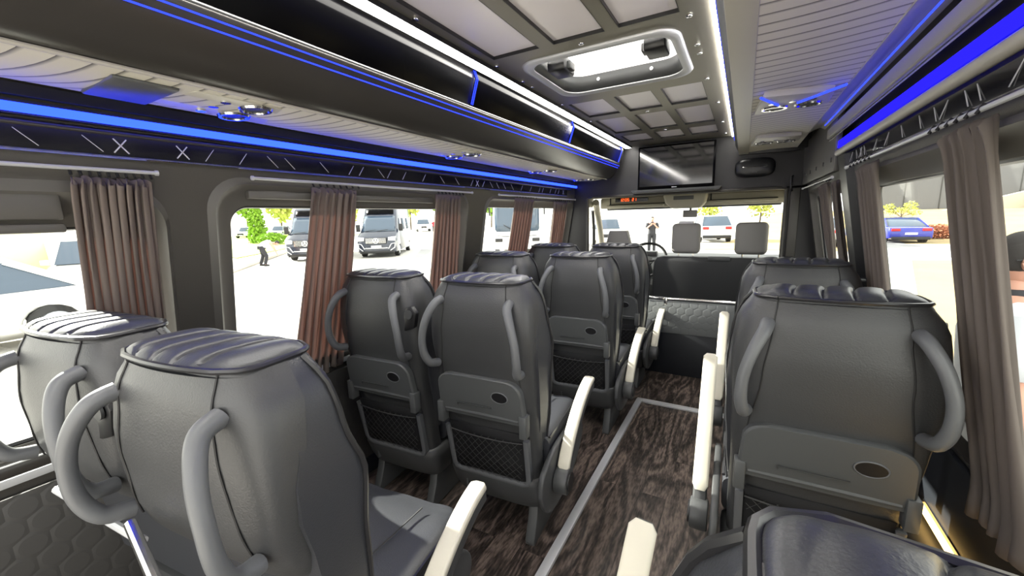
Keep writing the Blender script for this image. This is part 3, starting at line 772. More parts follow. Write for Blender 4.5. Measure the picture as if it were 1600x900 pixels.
# low partition in front of the aisle
t = empty('partition', (-.04, 3.60, 0), 0, 'low quilted grey partition with chrome top bar at the front of the aisle', 'partition')
MB().box(-.66, .62, -.015, .015, .0, .375).build('lower_board', 'blackmat', t, bevel=.004)
MB().box(-.66, .62, -.025, .02, .375, .655).build('quilted_pad', 'hexg', t, bevel=.008)
MB().tube([(-.68, -.02, .68), (.60, -.02, .685)], .011, 10).build('top_bar', 'chrome', t)
for x in (-.5, .45): MB().box(x-.014, x+.014, -.035, .0, .63, .69).build('bar_clamp', 'chrome', t, bevel=.004)

# ------------------------------------------------------------------ cab
slab('trim_17', -1.8, .62, 3.62, 5.6, -.06, -.02, 'blackmat')
# cab side walls, roof, A pillars
def cabwall(name, s):
    X = (lambda z: -1.66-(1.5-z)*.12) if s < 0 else (lambda z: .46+(1.5-z)*.12)
    mb = MB(); xo = s*.05
    for off in (0, xo):
        # below belt line
        mb.add([(X(-.0)+off, 4.28, -.05), (X(0)+off, 5.9, -.05), (X(.82)+off, 5.7, .82), (X(.95)+off, 4.28, .95)], [(0, 1, 2, 3)])
        # above window, pillar bands
        mb.add([(X(1.5)+off, 4.28, 1.50), (X(1.5)+off, 4.95, 1.50), (X(1.62)+off, 4.95, 1.62), (X(1.62)+off, 4.28, 1.62)], [(0, 1, 2, 3)])
        mb.add([(X(.95)+off, 4.28, .95), (X(.95)+off, 4.36, .95), (X(1.5)+off, 4.36, 1.50), (X(1.5)+off, 4.28, 1.50)], [(0, 1, 2, 3)])
    o = struct(mb.build(name, 'beige', solid=.01, smooth=30))
    MB().tube(bez([(X(.9), 5.62, .86), (X(1.2)+.02*s*-1, 5.32, 1.2), (X(1.45)-.03*s, 5.05, 1.47), (X(1.5)-.06*s, 4.9, 1.56)], 6), .042, 8).build('pillar_cover', 'beige', o, smooth=60)
    MB().tube(bez([(X(.95), 5.2, .90), (X(1.2), 5.12, 1.2), (X(1.45), 4.98, 1.46)], 6), .02, 8).build('window_divider', 'blackp', o, smooth=60)
    MB().add([(X(.93)+.01*s, 4.36, .93), (X(.9)+.01*s, 5.55, .88), (X(1.48)+.01*s, 4.98, 1.49), (X(1.5)+.01*s, 4.36, 1.5)], [(0, 1, 2, 3)]).build('door_pane', 'glass', o, smooth=0, solid=.004)
    return o
cabwall('trim_18', -1); cabwall('trim_19', 1)
mb = MB(); mb.box(-1.7, .5, 4.28, 4.98, 1.60, 1.66); struct(mb.build('trim_20', 'beige', smooth=0))
# windscreen
o = empty('window_6'); o['kind'] = 'structure'
ws = [(-1.60, 5.62, .84), (.42, 5.62, .84), (.36, 5.02, 1.56), (-1.54, 5.02, 1.56)]
MB().add(ws, [(0, 1, 2, 3)]).build('window_pane', 'glass', o, smooth=0, solid=.005)
MB().box(-1.56, .38, 4.96, 5.05, 1.475, 1.60).build('header_rail', 'beige', o, bevel=.015)
MB().box(-1.50, .33, 5.04, 5.09, 1.455, 1.485).build('tint_band', 'plasticd', o, bevel=.01)
# dashboard
t = empty('dashboard', (-.59, 5.4, .5), 0, 'dark dashboard under the windscreen in the cab', 'dashboard')
MB().prism([(-.25, -.5), (.35, -.5), (.35, .35), (.1, .40), (-.12, .34), (-.25, .1)], -1.05, 1.05).build('dash_body', 'plasticd', t, bevel=.03, smooth=50)
MB().prism([(-.05, .34), (.06, .34), (.03, .43), (-.04, .42)], -.75, -.35).build('cluster_hood', 'blackp', t, bevel=.01)
# steering wheel
t = empty('steering_wheel', (-.95, 4.80, .88), 0, 'black steering wheel partly seen beside the foremost aisle seat', 'steering wheel')
MB().ring((0, 0, 0), .215, .016, (0, -.8, .55), 32).build('rim', 'blackp', t, smooth=60)
MB().tube([(-.2, 0, 0), (0, .02, -.02), (.2, 0, 0)], .014, 8).tube([(0, .02, -.02), (0, -.12, -.17)], .014, 8).build('spoke', 'blackp', t)
MB().disc((0, .04, -.03), .06, .03, (0, -.8, .55), 20).build('hub', 'plasticd', t)
MB().tube([(0, .04, -.03), (0, .28, -.20)], .03, 10).build('column', 'plasticd', t)
# sun visors, overhead console, mirror, clock
for x0, x1, z, lab in ((-1.45, -.80, 1.50, 'pale sun visor folded up on the driver side, left of the overhead console'), (-.34, .29, 1.51, 'pale sun visor folded up on the right side above the passenger headrest')):
    t = empty('sun_visor', ((x0+x1)/2, 4.90, z), 0, lab, 'sun visor', 'sun visors above the windscreen'); w = (x1-x0)/2
    MB().box(-w, w, -.06, .05, -.012, .014).build('visor_board', 'beige', t, bevel=.010, smooth=60)
    MB().tube([(-w, .06, .02), (w, .06, .02)], .006, 6).build('visor_rod', 'blackp', t)
    MB().tube([(-w*.95, .06, .02), (-w*.95, .06, .1)], .008, 6).build('visor_mount', 'blackp', t)
t = empty('overhead_console', (-.56, 4.80, 1.55), 0, 'beige overhead console above the rear view mirror', 'console')
MB().prism([(-.22, .05), (.22, .05), (.20, -.04), (.15, -.10), (-.13, -.10), (-.19, -.04)], -.12, .12, 'y').build('console_body', 'beige', t, bevel=.02, smooth=50)
MB().box(-.11, .09, -.125, -.115, -.01, .03).build('switch_panel', 'plasticd', t, bevel=.004)
t = empty('rearview_mirror', (-.53, 4.98, 1.40), 0, 'small grey rear view mirror hanging below the overhead console', 'mirror')
MB().tube([(0, .06, .09), (0, .02, .02)], .012, 8).build('stalk', 'plasticd', t)
MB().box(-.075, .075, -.01, .015, -.05, .03).build('mirror_case', 'headg', t, bevel=.01)
t = empty('clock_display', (-1.04, 4.36, 1.553), 0, 'orange lit clock and temperature display under the header on the left', 'clock')
MB().box(-.17, .17, 0, .03, -.022, .022).build('display_case', 'blackp', t, bevel=.004)
SEG = {'1': 'bc', '2': 'abged', '3': 'abgcd', '4': 'fgbc', '0': 'abcdef', '5': 'afgcd', '8': 'abcdefg', ':': ''}
def digits(txt, x, parent, h=.026, w=.016):
    mb = MB()
    for ch in txt:
        if ch == ' ': x += w*1.5; continue
        if ch == ':':
            for z in (-.005, .006): mb.box(x, x+.003, -.003, -.001, z-.0015, z+.0015)
            x += .009; continue
        b = {'a': (0, 1, 1, 1), 'b': (1, 1, 1, .5), 'c': (1, .5, 1, 0), 'd': (0, 0, 1, 0), 'e': (0, 0, 0, .5), 'f': (0, .5, 0, 1), 'g': (0, .5, 1, .5)}
        for sg in SEG[ch]:
            x0, z0, x1, z1 = b[sg]; th = .0016
            mb.box(x+min(x0, x1)*w-th, x+max(x0, x1)*w+th, -.003, -.001, -h/2+min(z0, z1)*h-th, -h/2+max(z0, z1)*h+th)
        x += w*1.5
    return mb.build('digits', 'redled', parent, smooth=0)
digits('12:05 21', -.12, t)
# cab seats
def headrest(parent, x, y, z, w, h, m='headg'):
    o = MB().box(x-w/2, x+w/2, y-.05, y+.05, z-h/2, z+h/2).build('headrest', m, parent, bevel=.045, seg=4, smooth=60)
    for sx in (-1, 1): MB().tube([(x+sx*w*.25, y, z-h/2-.05), (x+sx*w*.25, y, z-h/2+.03)], .007, 8).build('headrest_post', 'chrome', o)
    return o
t = empty('passenger_bench', (-.27, 4.5, 0), 0, 'wide black double bench of the cab with two grey headrests', 'bench seat')
MB().loft([[(x*wd, y, z) for x, y in rrect(-1, 1, -.06, .07, .05, 4)] for z, wd in ((.3, .545), (.5, .555), (.8, .55), (.9, .54), (.94, .515), (.955, .46))]).build('backrest', 'bench', t, smooth=50)
MB().box(-.55, .55, .05, .55, .30, .48).build('seat_cushion', 'bench', t, bevel=.04)
MB().box(-.52, .52, .05, .5, -.02, .30).build('seat_base', 'plasticd', t, bevel=.02)
MB().box(-.02, .18, -.075, -.055, .92, .965).build('belt_outlet', 'plasticd', t, bevel=.008)
headrest(t, -.235, .0, 1.14, .275, .31); headrest(t, .345, .0, 1.14, .275, .31)
MB().box(-.31, -.17, -.02, .06, 1.285, 1.315).build('tissue_box', 'palegrey', t, bevel=.006)
t = empty('driver_seat', (-1.2, 4.5, 0), 0, 'grey driver seat whose headrest shows above the foremost aisle seat', 'driver seat')
MB().loft([[(x*wd, y, z) for x, y in rrect(-1, 1, -.06, .07, .05, 4)] for z, wd in ((.35, .24), (.6, .26), (.9, .25), (1.0, .22), (1.03, .17))]).build('backrest', 'bench', t, smooth=50)
MB().box(-.26, .26, .05, .55, .34, .50).build('seat_cushion', 'bench', t, bevel=.04)
MB().box(-.22, .22, .05, .5, -.02, .34).build('seat_base', 'plasticd', t, bevel=.02)
MB().loft([[(x*wd, y, z) for x, y in rrect(-1, 1, -.05, .05, .04, 4)] for z, wd in ((1.045, .13), (1.06, .14), (1.2, .105), (1.225, .095))]).build('headrest', 'headg', t, smooth=50)

# ------------------------------------------------------------------ curtains
def curtain(X, s, yt, yb, zt, zb, nf, label, m='curtain', tie=None, seed=0, flare=0):
    """s outward; hangs .045 inside the wall plane"""
    rnd = random.Random(seed); yc = (yt[0]+yt[1])/2
    root = empty('curtain', (X(zt)-s*.06, yc, zt), 0, label, 'curtain', 'pleated curtains on the side windows')
    NU, NV = nf*10, 30; ph = [rnd.uniform(-.5, .5) for _ in range(nf+2)]; am = [rnd.uniform(.6, 1.15) for _ in range(nf+2)]
    grid = []
    for i in range(NU+1):
        u = i/NU; col_ = []
        for j in range(NV+1):
            v = j/NV; z = zt+(zb-zt)*v
            a0 = yt[0]+(yb[0]-yt[0])*v; a1 = yt[1]+(yb[1]-yt[1])*v
            if tie:
                kk = math.exp(-((z-tie)/.14)**2); mid = (a0+a1)/2-.02; a0 += (mid-a0)*.55*kk; a1 += (mid-a1)*.55*kk
            f = u*nf; k = int(min(f, nf-1e-6)); a = am[k]*(1-(f-k))+am[k+1]*(f-k)
            amp = (.017*a)*(.75+.25*v)
            if v < .06: amp *= 1+.5*(1-v/.06)
            w = math.sin(2*pi*f+ph[k]*.6*math.sin(v*3+k)+.4*math.sin(v*5+k))
            y = a0+(a1-a0)*u+.006*math.cos(4*pi*f+v*2)
            x = X(max(z, .7))-s*.034-s*amp*w
            zz_ = z
            if j == 0: zz_ += .012*math.cos(2*pi*f*1.0+1)+rnd.uniform(-.004, .004)
            if j == NV: zz_ += .012*math.sin(2*pi*f*.5+k)
            col_.append((x-root.location.x, y-yc, zz_-zt))
        grid.append(col_)
    MB().sheet(grid).build('curtain_cloth', m, root, smooth=180, solid=.003)
    for q in range(nf+1):
        u = q/nf; MB().tube([(s*.0, yt[0]+(yt[1]-yt[0])*u-yc, .012), (s*.01, yt[0]+(yt[1]-yt[0])*u-yc, .03)], .004, 5).build('curtain_hook', 'blackp', root)
    if tie:
        MB().ring((XR(tie)-s*.05-root.location.x, (yt[0]+yt[1])/2-.02-yc, tie-zt), (yt[1]-yt[0])*.3, .008, (0, 0, 1), 20, rx=.035).build('tieback', 'curtaind', root)
    return root
curtain(XL, -1, (.375, .545), (.365, .545), 1.535, .72, 9, 'taupe curtain at the far left window beside the sunlit seat', 'curtain', seed=1)
curtain(XL, -1, (1.08, 1.31), (.99, 1.26), 1.54, .69, 7, 'taupe curtain in the middle of the big left window', 'curtain', seed=2)
curtain(XL, -1, (1.88, 2.12), (1.88, 2.19), 1.54, .74, 7, 'taupe curtain at the front end of the big left window', 'curtain', seed=3)
curtain(XL, -1, (2.83, 3.17), (2.80, 3.14), 1.545, .76, 7, 'reddish curtain in the middle of the small left window', 'curtain', seed=4)
curtain(XL, -1, (3.60, 3.94), (3.68, 3.98), 1.53, .76, 7, 'reddish curtain at the front end of the small left window', 'curtain', seed=5)
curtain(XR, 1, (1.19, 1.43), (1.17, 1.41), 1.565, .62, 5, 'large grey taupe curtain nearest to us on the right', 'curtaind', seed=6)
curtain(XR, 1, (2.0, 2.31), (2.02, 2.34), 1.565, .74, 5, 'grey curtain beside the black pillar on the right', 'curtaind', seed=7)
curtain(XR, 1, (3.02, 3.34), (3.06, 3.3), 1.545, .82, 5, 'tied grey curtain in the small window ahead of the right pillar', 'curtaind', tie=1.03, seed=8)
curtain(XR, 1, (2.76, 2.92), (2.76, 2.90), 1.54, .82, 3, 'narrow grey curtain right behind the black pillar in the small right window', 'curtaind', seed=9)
def rail(pts, label):
    t = empty('curtain_rail', pts[0], 0, label, 'curtain rail', 'curtain rails above the side windows'); P = [Vector(p)-Vector(pts[0]) for p in pts]
    MB().tube(P, .0055, 8).build('rod', 'alu', t)
    for q in (P[0], P[-1]): MB().disc(q+Vector((0, -.004, 0)), .008, .008, (0, 1, 0), 12).build('rod_end', 'alu', t)
rail([(-1.565, -.6, 1.565), (-1.565, .56, 1.565)], 'silver curtain rail above the far left window')
rail([(-1.565, .84, 1.57), (-1.565, 2.22, 1.57)], 'silver curtain rail above the big left window')
rail([(-1.565, 2.56, 1.57), (-1.565, 4.1, 1.57)], 'silver curtain rail above the small left window')
rail([(.395, -.5, 1.585), (.395, 2.42, 1.585)], 'silver curtain rail above the large right window')
rail([(.395, 2.76, 1.565), (.395, 4.02, 1.565)], 'silver curtain rail above the small right window')

# belt anchors on the right wall
def anchor(y, z, label):
    t = empty('belt_anchor', (XR(z)-.0, y, z), 0, label, 'belt anchor', 'seat belt anchors on the right wall')
    MB().tube([(0, 0, 0), (-.07, 0, 0)], .011, 10).build('bolt', 'blackp', t)
    MB().ring((-.045, 0, -.045), .045, .007, (.3, 1, 0), 20, rx=.018).build('belt_loop', 'blackp', t)
    MB().box(-.05, -.042, -.022, .022, -.55, -.05).build('belt_webbing', 'blackp', t)
anchor(1.62, 1.05, 'black belt anchor on the right wall beside the wide-tray seat'); anchor(2.47, 1.06, 'black belt anchor on the right pillar beside the farther single seat')

# ------------------------------------------------------------------ outside: ground
G = -.75
M['asphalt'] = mat('asphalt', (.52, .50, .46), .9, var=.12, vscale=.35)
M['road'] = mat('dark_asphalt', (.34, .34, .34), .9, var=.2, vscale=.6)
M['sand'] = mat('sandy_ground', (.40, .31, .15), .95, var=.12, vscale=.5)
M['grass'] = mat('grass', (.30, .42, .06), .95, var=.35, vscale=1.5)
M['kerb'] = mat('kerb', (.55, .50, .42), .9)
M['leaf'] = mat('leaf_green', (.22, .38, .03), .8)
M['leafy'] = mat('leaf_yellow', (.45, .48, .10), .8)
M['leafr'] = mat('leaf_red', (.36, .13, .06), .8)
M['bark'] = mat('bark', (.12, .09, .06), .9)
M['carw'] = mat('paint_white', (.80, .80, .78), .25, coat=.6)
M['cary'] = mat('paint_cream', (.78, .70, .42), .3, coat=.5)
M['carb'] = mat('paint_blue', (.02, .03, .35), .2, coat=.8)
M['carn'] = mat('paint_navy', (.025, .032, .055), .2, coat=.8)
M['cars'] = mat('paint_silver', (.45, .47, .50), .25, metal=.5, coat=.5)
M['cargl'] = mat('car_glass', (.05, .08, .12), .05, spec=.8)
M['tyre'] = mat('tyre', (.012, .012, .012), .8)
M['lampw'] = mat('headlamp', (.85, .85, .85), .1)
M['lampr'] = mat('tail_lamp', (.6, .02, .02), .2)
M['skin'] = mat('skin', (.62, .33, .24), .55)
M['hair'] = mat('hair', (.035, .03, .028), .8, bump=.5, bscale=120)
M['shirtw'] = mat('shirt_white', (.80, .82, .88), .8)
M['shirtb'] = mat('shirt_black', (.03, .03, .035), .8)
M['shirtr'] = mat('shirt_red', (.6, .03, .05), .8)
M['trouser'] = mat('trousers_dark', (.03, .03, .035), .8)
M['hallw'] = mat('grey_cladding', (.17, .175, .19), .6)
M['fence'] = mat('fence_metal', (.16, .14, .12), .6)

def ground(name, pts, z, m, th=.1):
    return struct(MB().prism(pts, z-th, z, 'z').build(name, m, smooth=0))
ground('floor_outside', [(-120, -40), (160, -40), (160, 330), (-120, 330)], G, 'asphalt', .2)
# raised sandy bank ahead to the right
mb = MB(); g = []
for i in range(13):
    y = 26+i*5; row = []
    for j in range(9):
        x = -2+j*9+ (y-26)*.15
        d = math.hypot(x, y); row.append((x, y, G+.02+max(0, min(1, (d-37)/24))*1.75))
    g.append(row)
struct(MB().sheet(g).build('trim_21', 'sand', smooth=60))
ground('trim_22', [(1.0, 2.0), (30, 12), (30, 27), (6, 22)], G+.012, 'sand', .03)
ground('trim_23', [(5.5, 24.5), (10.5, 22.5), (24, 32), (12.2, 32.2), (8.4, 37.2)], G+.03, 'road', .03)
# left: far lawn, kerb, dark strip
ground('trim_24', [(-29, 13.9), (-60, 17), (-110, 60), (-60, 50)], G+.05, 'grass', .05)
struct(MB().tube([(-19.0, 8.2, G+.03), (-20.8, 9.72, G+.05), (-28.8, 16.7, G+.05), (-40, 27, G+.05)], .13, 6).build('trim_25', 'kerb'))
ground('trim_26', [(-17.5, 18.5), (-15.5, 16.2), (-24, 30), (-30, 34)], G+.02, 'road', .03)

# ------------------------------------------------------------------ vehicles
def wheel(parent, x, y, r, side, w=.24):
    o = MB().disc((x, y, r), r, side*w, (1, 0, 0), 24).build('wheel', 'tyre', parent, bevel=.03)
    MB().disc((x+side*(w-.01), y, r), r*.62, side*.03, (1, 0, 0), 20).build('rim', 'cars', o, bevel=.01)
    return o
def make_car(label, loc, rz, paint, L=4.9, Wd=2.05, H=1.65, style='sedan', group=None, far=False):
    """local: nose towards -y, x across"""
    t = empty('car', loc, rz, label, 'car', group); h = Wd/2
    if style == 'suv': H *= 1.14; roof = [(.27, .62), (.38, .97), (.5, 1.0), (.85, .98), (.97, .62)]
    else: roof = [(.27, .60), (.42, .97), (.52, 1.0), (.70, .97), (.88, .66)]
    body = [(0, .22), (-.01, .42), (.02, .52), (.10, .58), (.27, .61), (.62, .635), (.88, .66), (.98, .62), (1.0, .45), (.99, .22)]
    P = [(a*L, b*H) for a, b in body]
    # wheel arches in the underside
    wr_ = .36*1.1; fy, ry = .18*L, .80*L
    und = []
    for cy in (ry, fy):
        und += [(cy+wr_*1.15*math.cos(a), .22*H+wr_*1.05*math.sin(a)) for a in [pi*k/8 for k in range(9)]]
    P = P+und
    st = []
    mb = MB(); rings = []
    for x, f in ((-h, .93), (-h*.94, 1.), (h*.94, 1.), (h, .93)):
        cz = .5*H
        rings.append([(x, L/2+(y-L/2)*(f if f < 1 else 1), cz+(z-cz)*f if z > .3*H else z) for y, z in P])
    mb.loft(rings); mb.build('body', paint, t, bevel=.02, smooth=40)
    R = [(a*L, b*H) for a, b in roof]; n = len(R)
    base = [(R[0][0], R[0][1]), (R[-1][0], R[-1][1])]
    gl = MB(); w0, w1_ = h*.93, h*.74
    def wx(z): return w0+(w1_-w0)*(z-.6*H)/(.4*H)
    rings = [[(sx*wx(z), y, z) for y, z in R] for sx in (-1, 1)]
    gl.loft(rings); cb = gl.build('cabin_glass', 'cargl', t, bevel=.02)
    roofm = MB(); rr = R[1:-1]
    roofm.loft([[(sx*(wx(z)+.0), y, z+dz) for y, z in rr for dz in (0,)]+[(sx*(wx(z)), y, z+.03) for y, z in reversed(rr)] for sx in (-1, -.5, .5, 1)])
    roofm.build('roof', paint, t, smooth=50)
    pm = MB()
    for sx in (-1, 1):
        for (ya, za), (yb, zb) in ((R[0], R[1]), (R[-1], R[-2]), ((.55*L, .62*H), (.555*L, .99*H))):
            pm.tube([(sx*(wx(za)+.008), ya, za), (sx*(wx(zb)+.008), yb, zb)], .035, 5)
    pm.build('pillar', paint, t)
    if style == 'suv' or True:
        for sx in (-1, 1):
            MB().box(sx*h*.62-.2, sx*h*.62+.2, -.035, .05, .44*H, .52*H).build('headlamp', 'lampw', t, bevel=.02)
            MB().box(sx*h*.68-.2, sx*h*.68+.2, L-.06, L+.02, .50*H, .60*H).build('tail_lamp', 'lampr', t, bevel=.02)
            MB().box(sx*(h+.02), sx*(h+.18), .30*L, .34*L, .62*H, .70*H).build('wing_mirror', paint, t, bevel=.02)
        MB().box(-.5, .5, -.05, .03, .28*H, .44*H).build('grille', 'blackp', t, bevel=.02)
        MB().box(-.28, .28, L, L+.03, .36*H, .44*H).build('number_plate', 'lampw', t)
        MB().box(-.28, .28, -.07, -.05, .25*H, .31*H).build('number_plate', 'lampw', t)
        MB().box(-h*.85, h*.85, L-.06, L+.035, .16*H, .28*H).build('bumper', 'blackp', t, bevel=.03)
    for y in (fy, ry):
        for sx in (-1, 1): wheel(t, sx*(h-.24), y, wr_, sx)
    if not far:
        for y in (.36*L, .56*L):
            MB().box(-h-.012, h+.012, y, y+.008, .25*H, .60*H).build('door_gap', 'blackp', t)
        for y in (.50*L, .70*L):
            MB().box(-h-.03, h+.03, y, y+.2, .52*H, .54*H).build('door_handle', paint, t, bevel=.005)
    return t
def make_van(label, loc, rz, paint, group):
    t = empty('van', loc, rz, label, 'van', group); h = 1.15; K = 1.14
    prof = [(0, .30), (-.03, .75), (.02, 1.0), (.12, 1.14), (.85, 1.36), (1.55, 2.22), (1.85, 2.62), (2.4, 2.78), (6.6, 2.80), (6.75, 2.6), (6.8, .35)]
    prof = [(y*1.0, z*K) for y, z in prof]; und = []
    for cy in (5.4, 1.15): und += [(cy+.45*math.cos(a), .34+.42*math.sin(a)) for a in [pi*k/8 for k in range(9)]]
    P = prof+und
    def sx_(z): return 1. if z < 1.4 else 1-.13*(z-1.4)/1.8
    rings = []
    for q in (-1, -.93, -.5, .5, .93, 1):
        nose = .16*(abs(q)**3)
        rings.append([(q*h*sx_(z), y+(nose if y < 1.9 else 0)+(.10 if abs(q) == 1 and y < 2 else 0), z-(.05 if abs(q) == 1 and z > 2.5 else 0)) for y, z in P])
    MB().loft(rings).build('body', paint, t, bevel=0, smooth=40)
    def fr(y, z, q, off=-.02): return (q*h*sx_(z*1.0), y+.16*abs(q)**3+off, z)
    # windscreen and roof blind panel
    g = [[fr(.86+(1.53-.86)*v, (1.37+(2.19-1.37)*v)*K, q, -.03) for q in [-.88+1.76*i/10 for i in range(11)]] for v in [j/4 for j in range(5)]]
    MB().sheet(g).build('windscreen', 'cargl', t, solid=.01)
    g = [[fr(1.60+(1.84-1.60)*v, (2.30+(2.58-2.30)*v)*K, q, -.03) for q in [-.80+1.6*i/10 for i in range(11)]] for v in [j/3 for j in range(4)]]
    MB().sheet(g).build('roof_panel', 'blackgloss', t, solid=.01)
    for sx in (-1, 1):
        for y0, y1 in ((1.75, 2.6), (3.0, 4.4), (4.6, 6.3)):
            MB().add([(sx*(h*sx_(1.65)+.012), y0-.25*(y0 < 2), 1.62), (sx*(h*sx_(1.65)+.012), y1, 1.62), (sx*(h*sx_(2.3)+.012), y1, 2.35), (sx*(h*sx_(2.3)+.012), y0+.2*(y0 < 2), 2.35)], [(0, 1, 2, 3)]).build('side_window', 'cargl', t, solid=.01)
        MB().add([fr(.02, 1.02, sx*.60, -.06), fr(.02, 1.0, sx*.97, -.03), fr(.10, 1.26, sx*.99, -.03), fr(.08, 1.22, sx*.62, -.06)], [(0, 1, 2, 3)]).build('headlamp', 'lampw', t, solid=.03)
        m_ = MB().box(sx*(h+.03), sx*(h+.28), 1.15, 1.27, 1.55, 2.0).build('wing_mirror', 'blackp', t, bevel=.03)
        MB().tube([fr(-.02, .60, sx*.52, -.05), fr(-.02, .55, sx*.62, -.05), fr(-.02, .82, sx*.76, -.06), fr(0, .86, sx*.94, -.04), fr(0, .60, sx*.92, -.04), fr(-.02, .42, sx*.70, -.05)], .028, 6).build('bumper_accent', 'lampw', t)
    MB().tube([fr(-.02, .58, -.52, -.05), fr(-.02, .58, .52, -.05)], .03, 6).build('bumper_accent', 'lampw', t)
    gr = MB().prism([(-.60, .84), (.60, .84), (.66, 1.20), (-.66, 1.20)], -.10, .02, 'y').build('grille', 'blackp', t, bevel=.02)
    for k in range(16):
        x = -.56+k*1.12/15
        MB().box(x-.017, x+.017, -.13, -.09, .87, 1.18).build('grille_bar', 'chrome', gr)
    mbk = MB().ring((0, -.14, 1.02), .15, .018, (0, 1, 0), 28)
    for a in (pi/2, pi/2+2*pi/3, pi/2-2*pi/3): mbk.tube([(0, -.14, 1.02), (.15*math.cos(a), -.14, 1.02+.15*math.sin(a))], [.022, .008], 6)
    mbk.build('star_emblem', 'lampw', gr)
    MB().box(-.3, .3, -.09, -.06, .60, .74).build('number_plate', 'lampw', t)
    MB().box(-1.0, 1.0, -.02, .3, .26, .42).build('lower_bumper', 'blackp', t, bevel=.04)
    for q in (-.5, .15): MB().tube([fr(.84, 1.57, q-.2, -.06), fr(.92, 1.66, q+.35, -.06)], .012, 5).build('wiper', 'blackp', t)
    for y in (1.15, 5.4):
        for sx in (-1, 1): wheel(t, sx*(h-.27), y, .40, sx, .26)
    return t
GV = 'dark vans parked facing the bus on the left'
van_rz = math.atan2(.78, .62)   # nose points along (.78,-.62)
def face(dx, dy): return math.atan2(dx, -dy)  # rotation that turns local -y to (dx,dy)
make_van('dark navy van seen left of the middle curtain with a man beside it', (-21.9, 14.2, G), face(.66, -.75), 'carn', GV)
make_van('dark navy van between the middle and front curtains of the big left window', (-19.1, 16.9, G), face(.58, -.81), 'carn', GV)
# white coach seen through the small left window
t = empty('coach', (-11.6, 20.9, G), face(.5, -.87), 'big white coach with grey windscreen seen through the small left window', 'coach')
MB().loft([[(q*1.45*(1 if z < 2 else .97), y+.22*abs(q)**3, z) for y, z in ((.05, .3), (-.05, .6), (-.02, 1.1), (.12, 1.75), (.35, 3.3), (.7, 3.7), (10, 3.7), (10, .3))] for q in (-1, -.9, -.5, 0, .5, .9, 1)]).build('body', 'carw', t, smooth=40)
MB().sheet([[(q*1.42, .08+.27*v+.22*abs(q)**3-.04, 1.35+1.75*v) for q in [-.93+.186*i for i in range(11)]] for v in (0, .25, .5, .75, 1)]).build('windscreen', 'cargl', t, solid=.02)
for sx in (-1, 1):
    MB().box(sx*1.45, sx*1.47, .9, 9.6, 1.6, 3.0).build('side_window', 'cargl', t)
    MB().box(sx*1.1-.22, sx*1.1+.22, -.0, .14, .75, .95).build('headlamp', 'blackp', t, bevel=.02)
    MB().tube([(sx*.1, -.02, 1.28), (sx*.8, .05, 1.75)], .02, 5).build('wiper', 'blackp', t)
    MB().tube([(sx*1.4, .2, 2.9), (sx*1.6, -.1, 2.8), (sx*1.6, -.12, 2.3)], .05, 6).build('wing_mirror', 'blackp', t)
    for y in (2.0, 7.6): wheel(t, sx*1.15, y, .5, sx, .28)
MB().tube([(-1.2, .0, 1.12), (0, -.09, 1.02), (1.2, 0, 1.12)], .02, 5).build('trim_line', 'plastic', t)
GC = 'cars parked on the lot outside'
make_car('white hatchback with dark windows close outside the far left window', (-12.9, -1.6, G), face(-.15, -.99), 'carw', style='sedan', group=GC)
make_car('white car just behind the near white hatchback on the left', (-15.8, 3.9, G), face(.95, -.3), 'carw', style='suv', group=GC, L=4.9)
make_car('white pickup-like car far behind the vans near the person in red', (-53.4, 59.2, G), face(.72, -.69), 'carw', style='suv', group=GC, H=2.1, Wd=2.6)
for k, (x, y) in enumerate(((-74, 36.5), (-71, 40.5), (-67.5, 44.5), (-58, 37.5), (-80, 33))):
    make_car(['pale car in the far row left of the column-shaped tree', 'second pale car of the far row behind the column-shaped tree', 'third pale car of the far row right behind the column-shaped tree', 'white car half hidden by the left navy van in the distance', 'pale car at the left end of the far row by the trees'][k], (x, y, G), face(.6, -.8), ['carw', 'cars', 'carw', 'carw', 'cars'][k], style='suv', group=GC, far=True)
make_car('white SUV seen from behind through the windscreen between the headrests', (-2.8, 36.6, G), face(-.25, .97), 'carw', style='suv', group=GC, Wd=2.15)
make_car('pale car seen through the left part of the windscreen', (-8.3, 28, G), face(.3, -.95), 'carw', style='suv', group=GC)
make_car('bright blue car seen from behind past the right curtain', (7.9, 36.2, G), face(-.12, 1), 'carb', style='sedan', group=GC, L=4.6, H=1.5)
make_car('silver car up on the sandy slope at the right edge', (22.6, 56.2, G+1.72), face(-.9, .3), 'cars', style='sedan', group=GC)
make_car('silver parked car behind the tied curtain of the small right window', (3.9, 33, G), face(0, 1), 'cars', style='sedan', group=GC)
# pale van / low building behind the near white car
t = empty('cargo_van', (-18.6, -2.8, G), face(.1, -.99), 'cream coloured van standing behind the near white car at the left edge', 'van')
MB().prism([(0, .3), (0, 1.1), (.7, 1.35), (1.5, 2.05), (2.2, 2.3), (6.2, 2.3), (6.3, .3)], -1.15, 1.15).build('body', 'cary', t, bevel=.12, smooth=40)
MB().add([(1.17, 1.3, 1.4), (1.17, 2.9, 1.4), (1.10, 2.9, 2.0), (1.10, 1.9, 2.0)], [(0, 1, 2, 3)]).build('side_window', 'cargl', t, solid=.02)
MB().add([(-1.17, 1.3, 1.4), (-1.17, 2.9, 1.4), (-1.10, 2.9, 2.0), (-1.10, 1.9, 2.0)], [(0, 1, 2, 3)]).build('side_window', 'cargl', t, solid=.02)
for y in (1.1, 5.1):
    for sx in (-1, 1): wheel(t, sx*.88, y, .38, sx, .27)

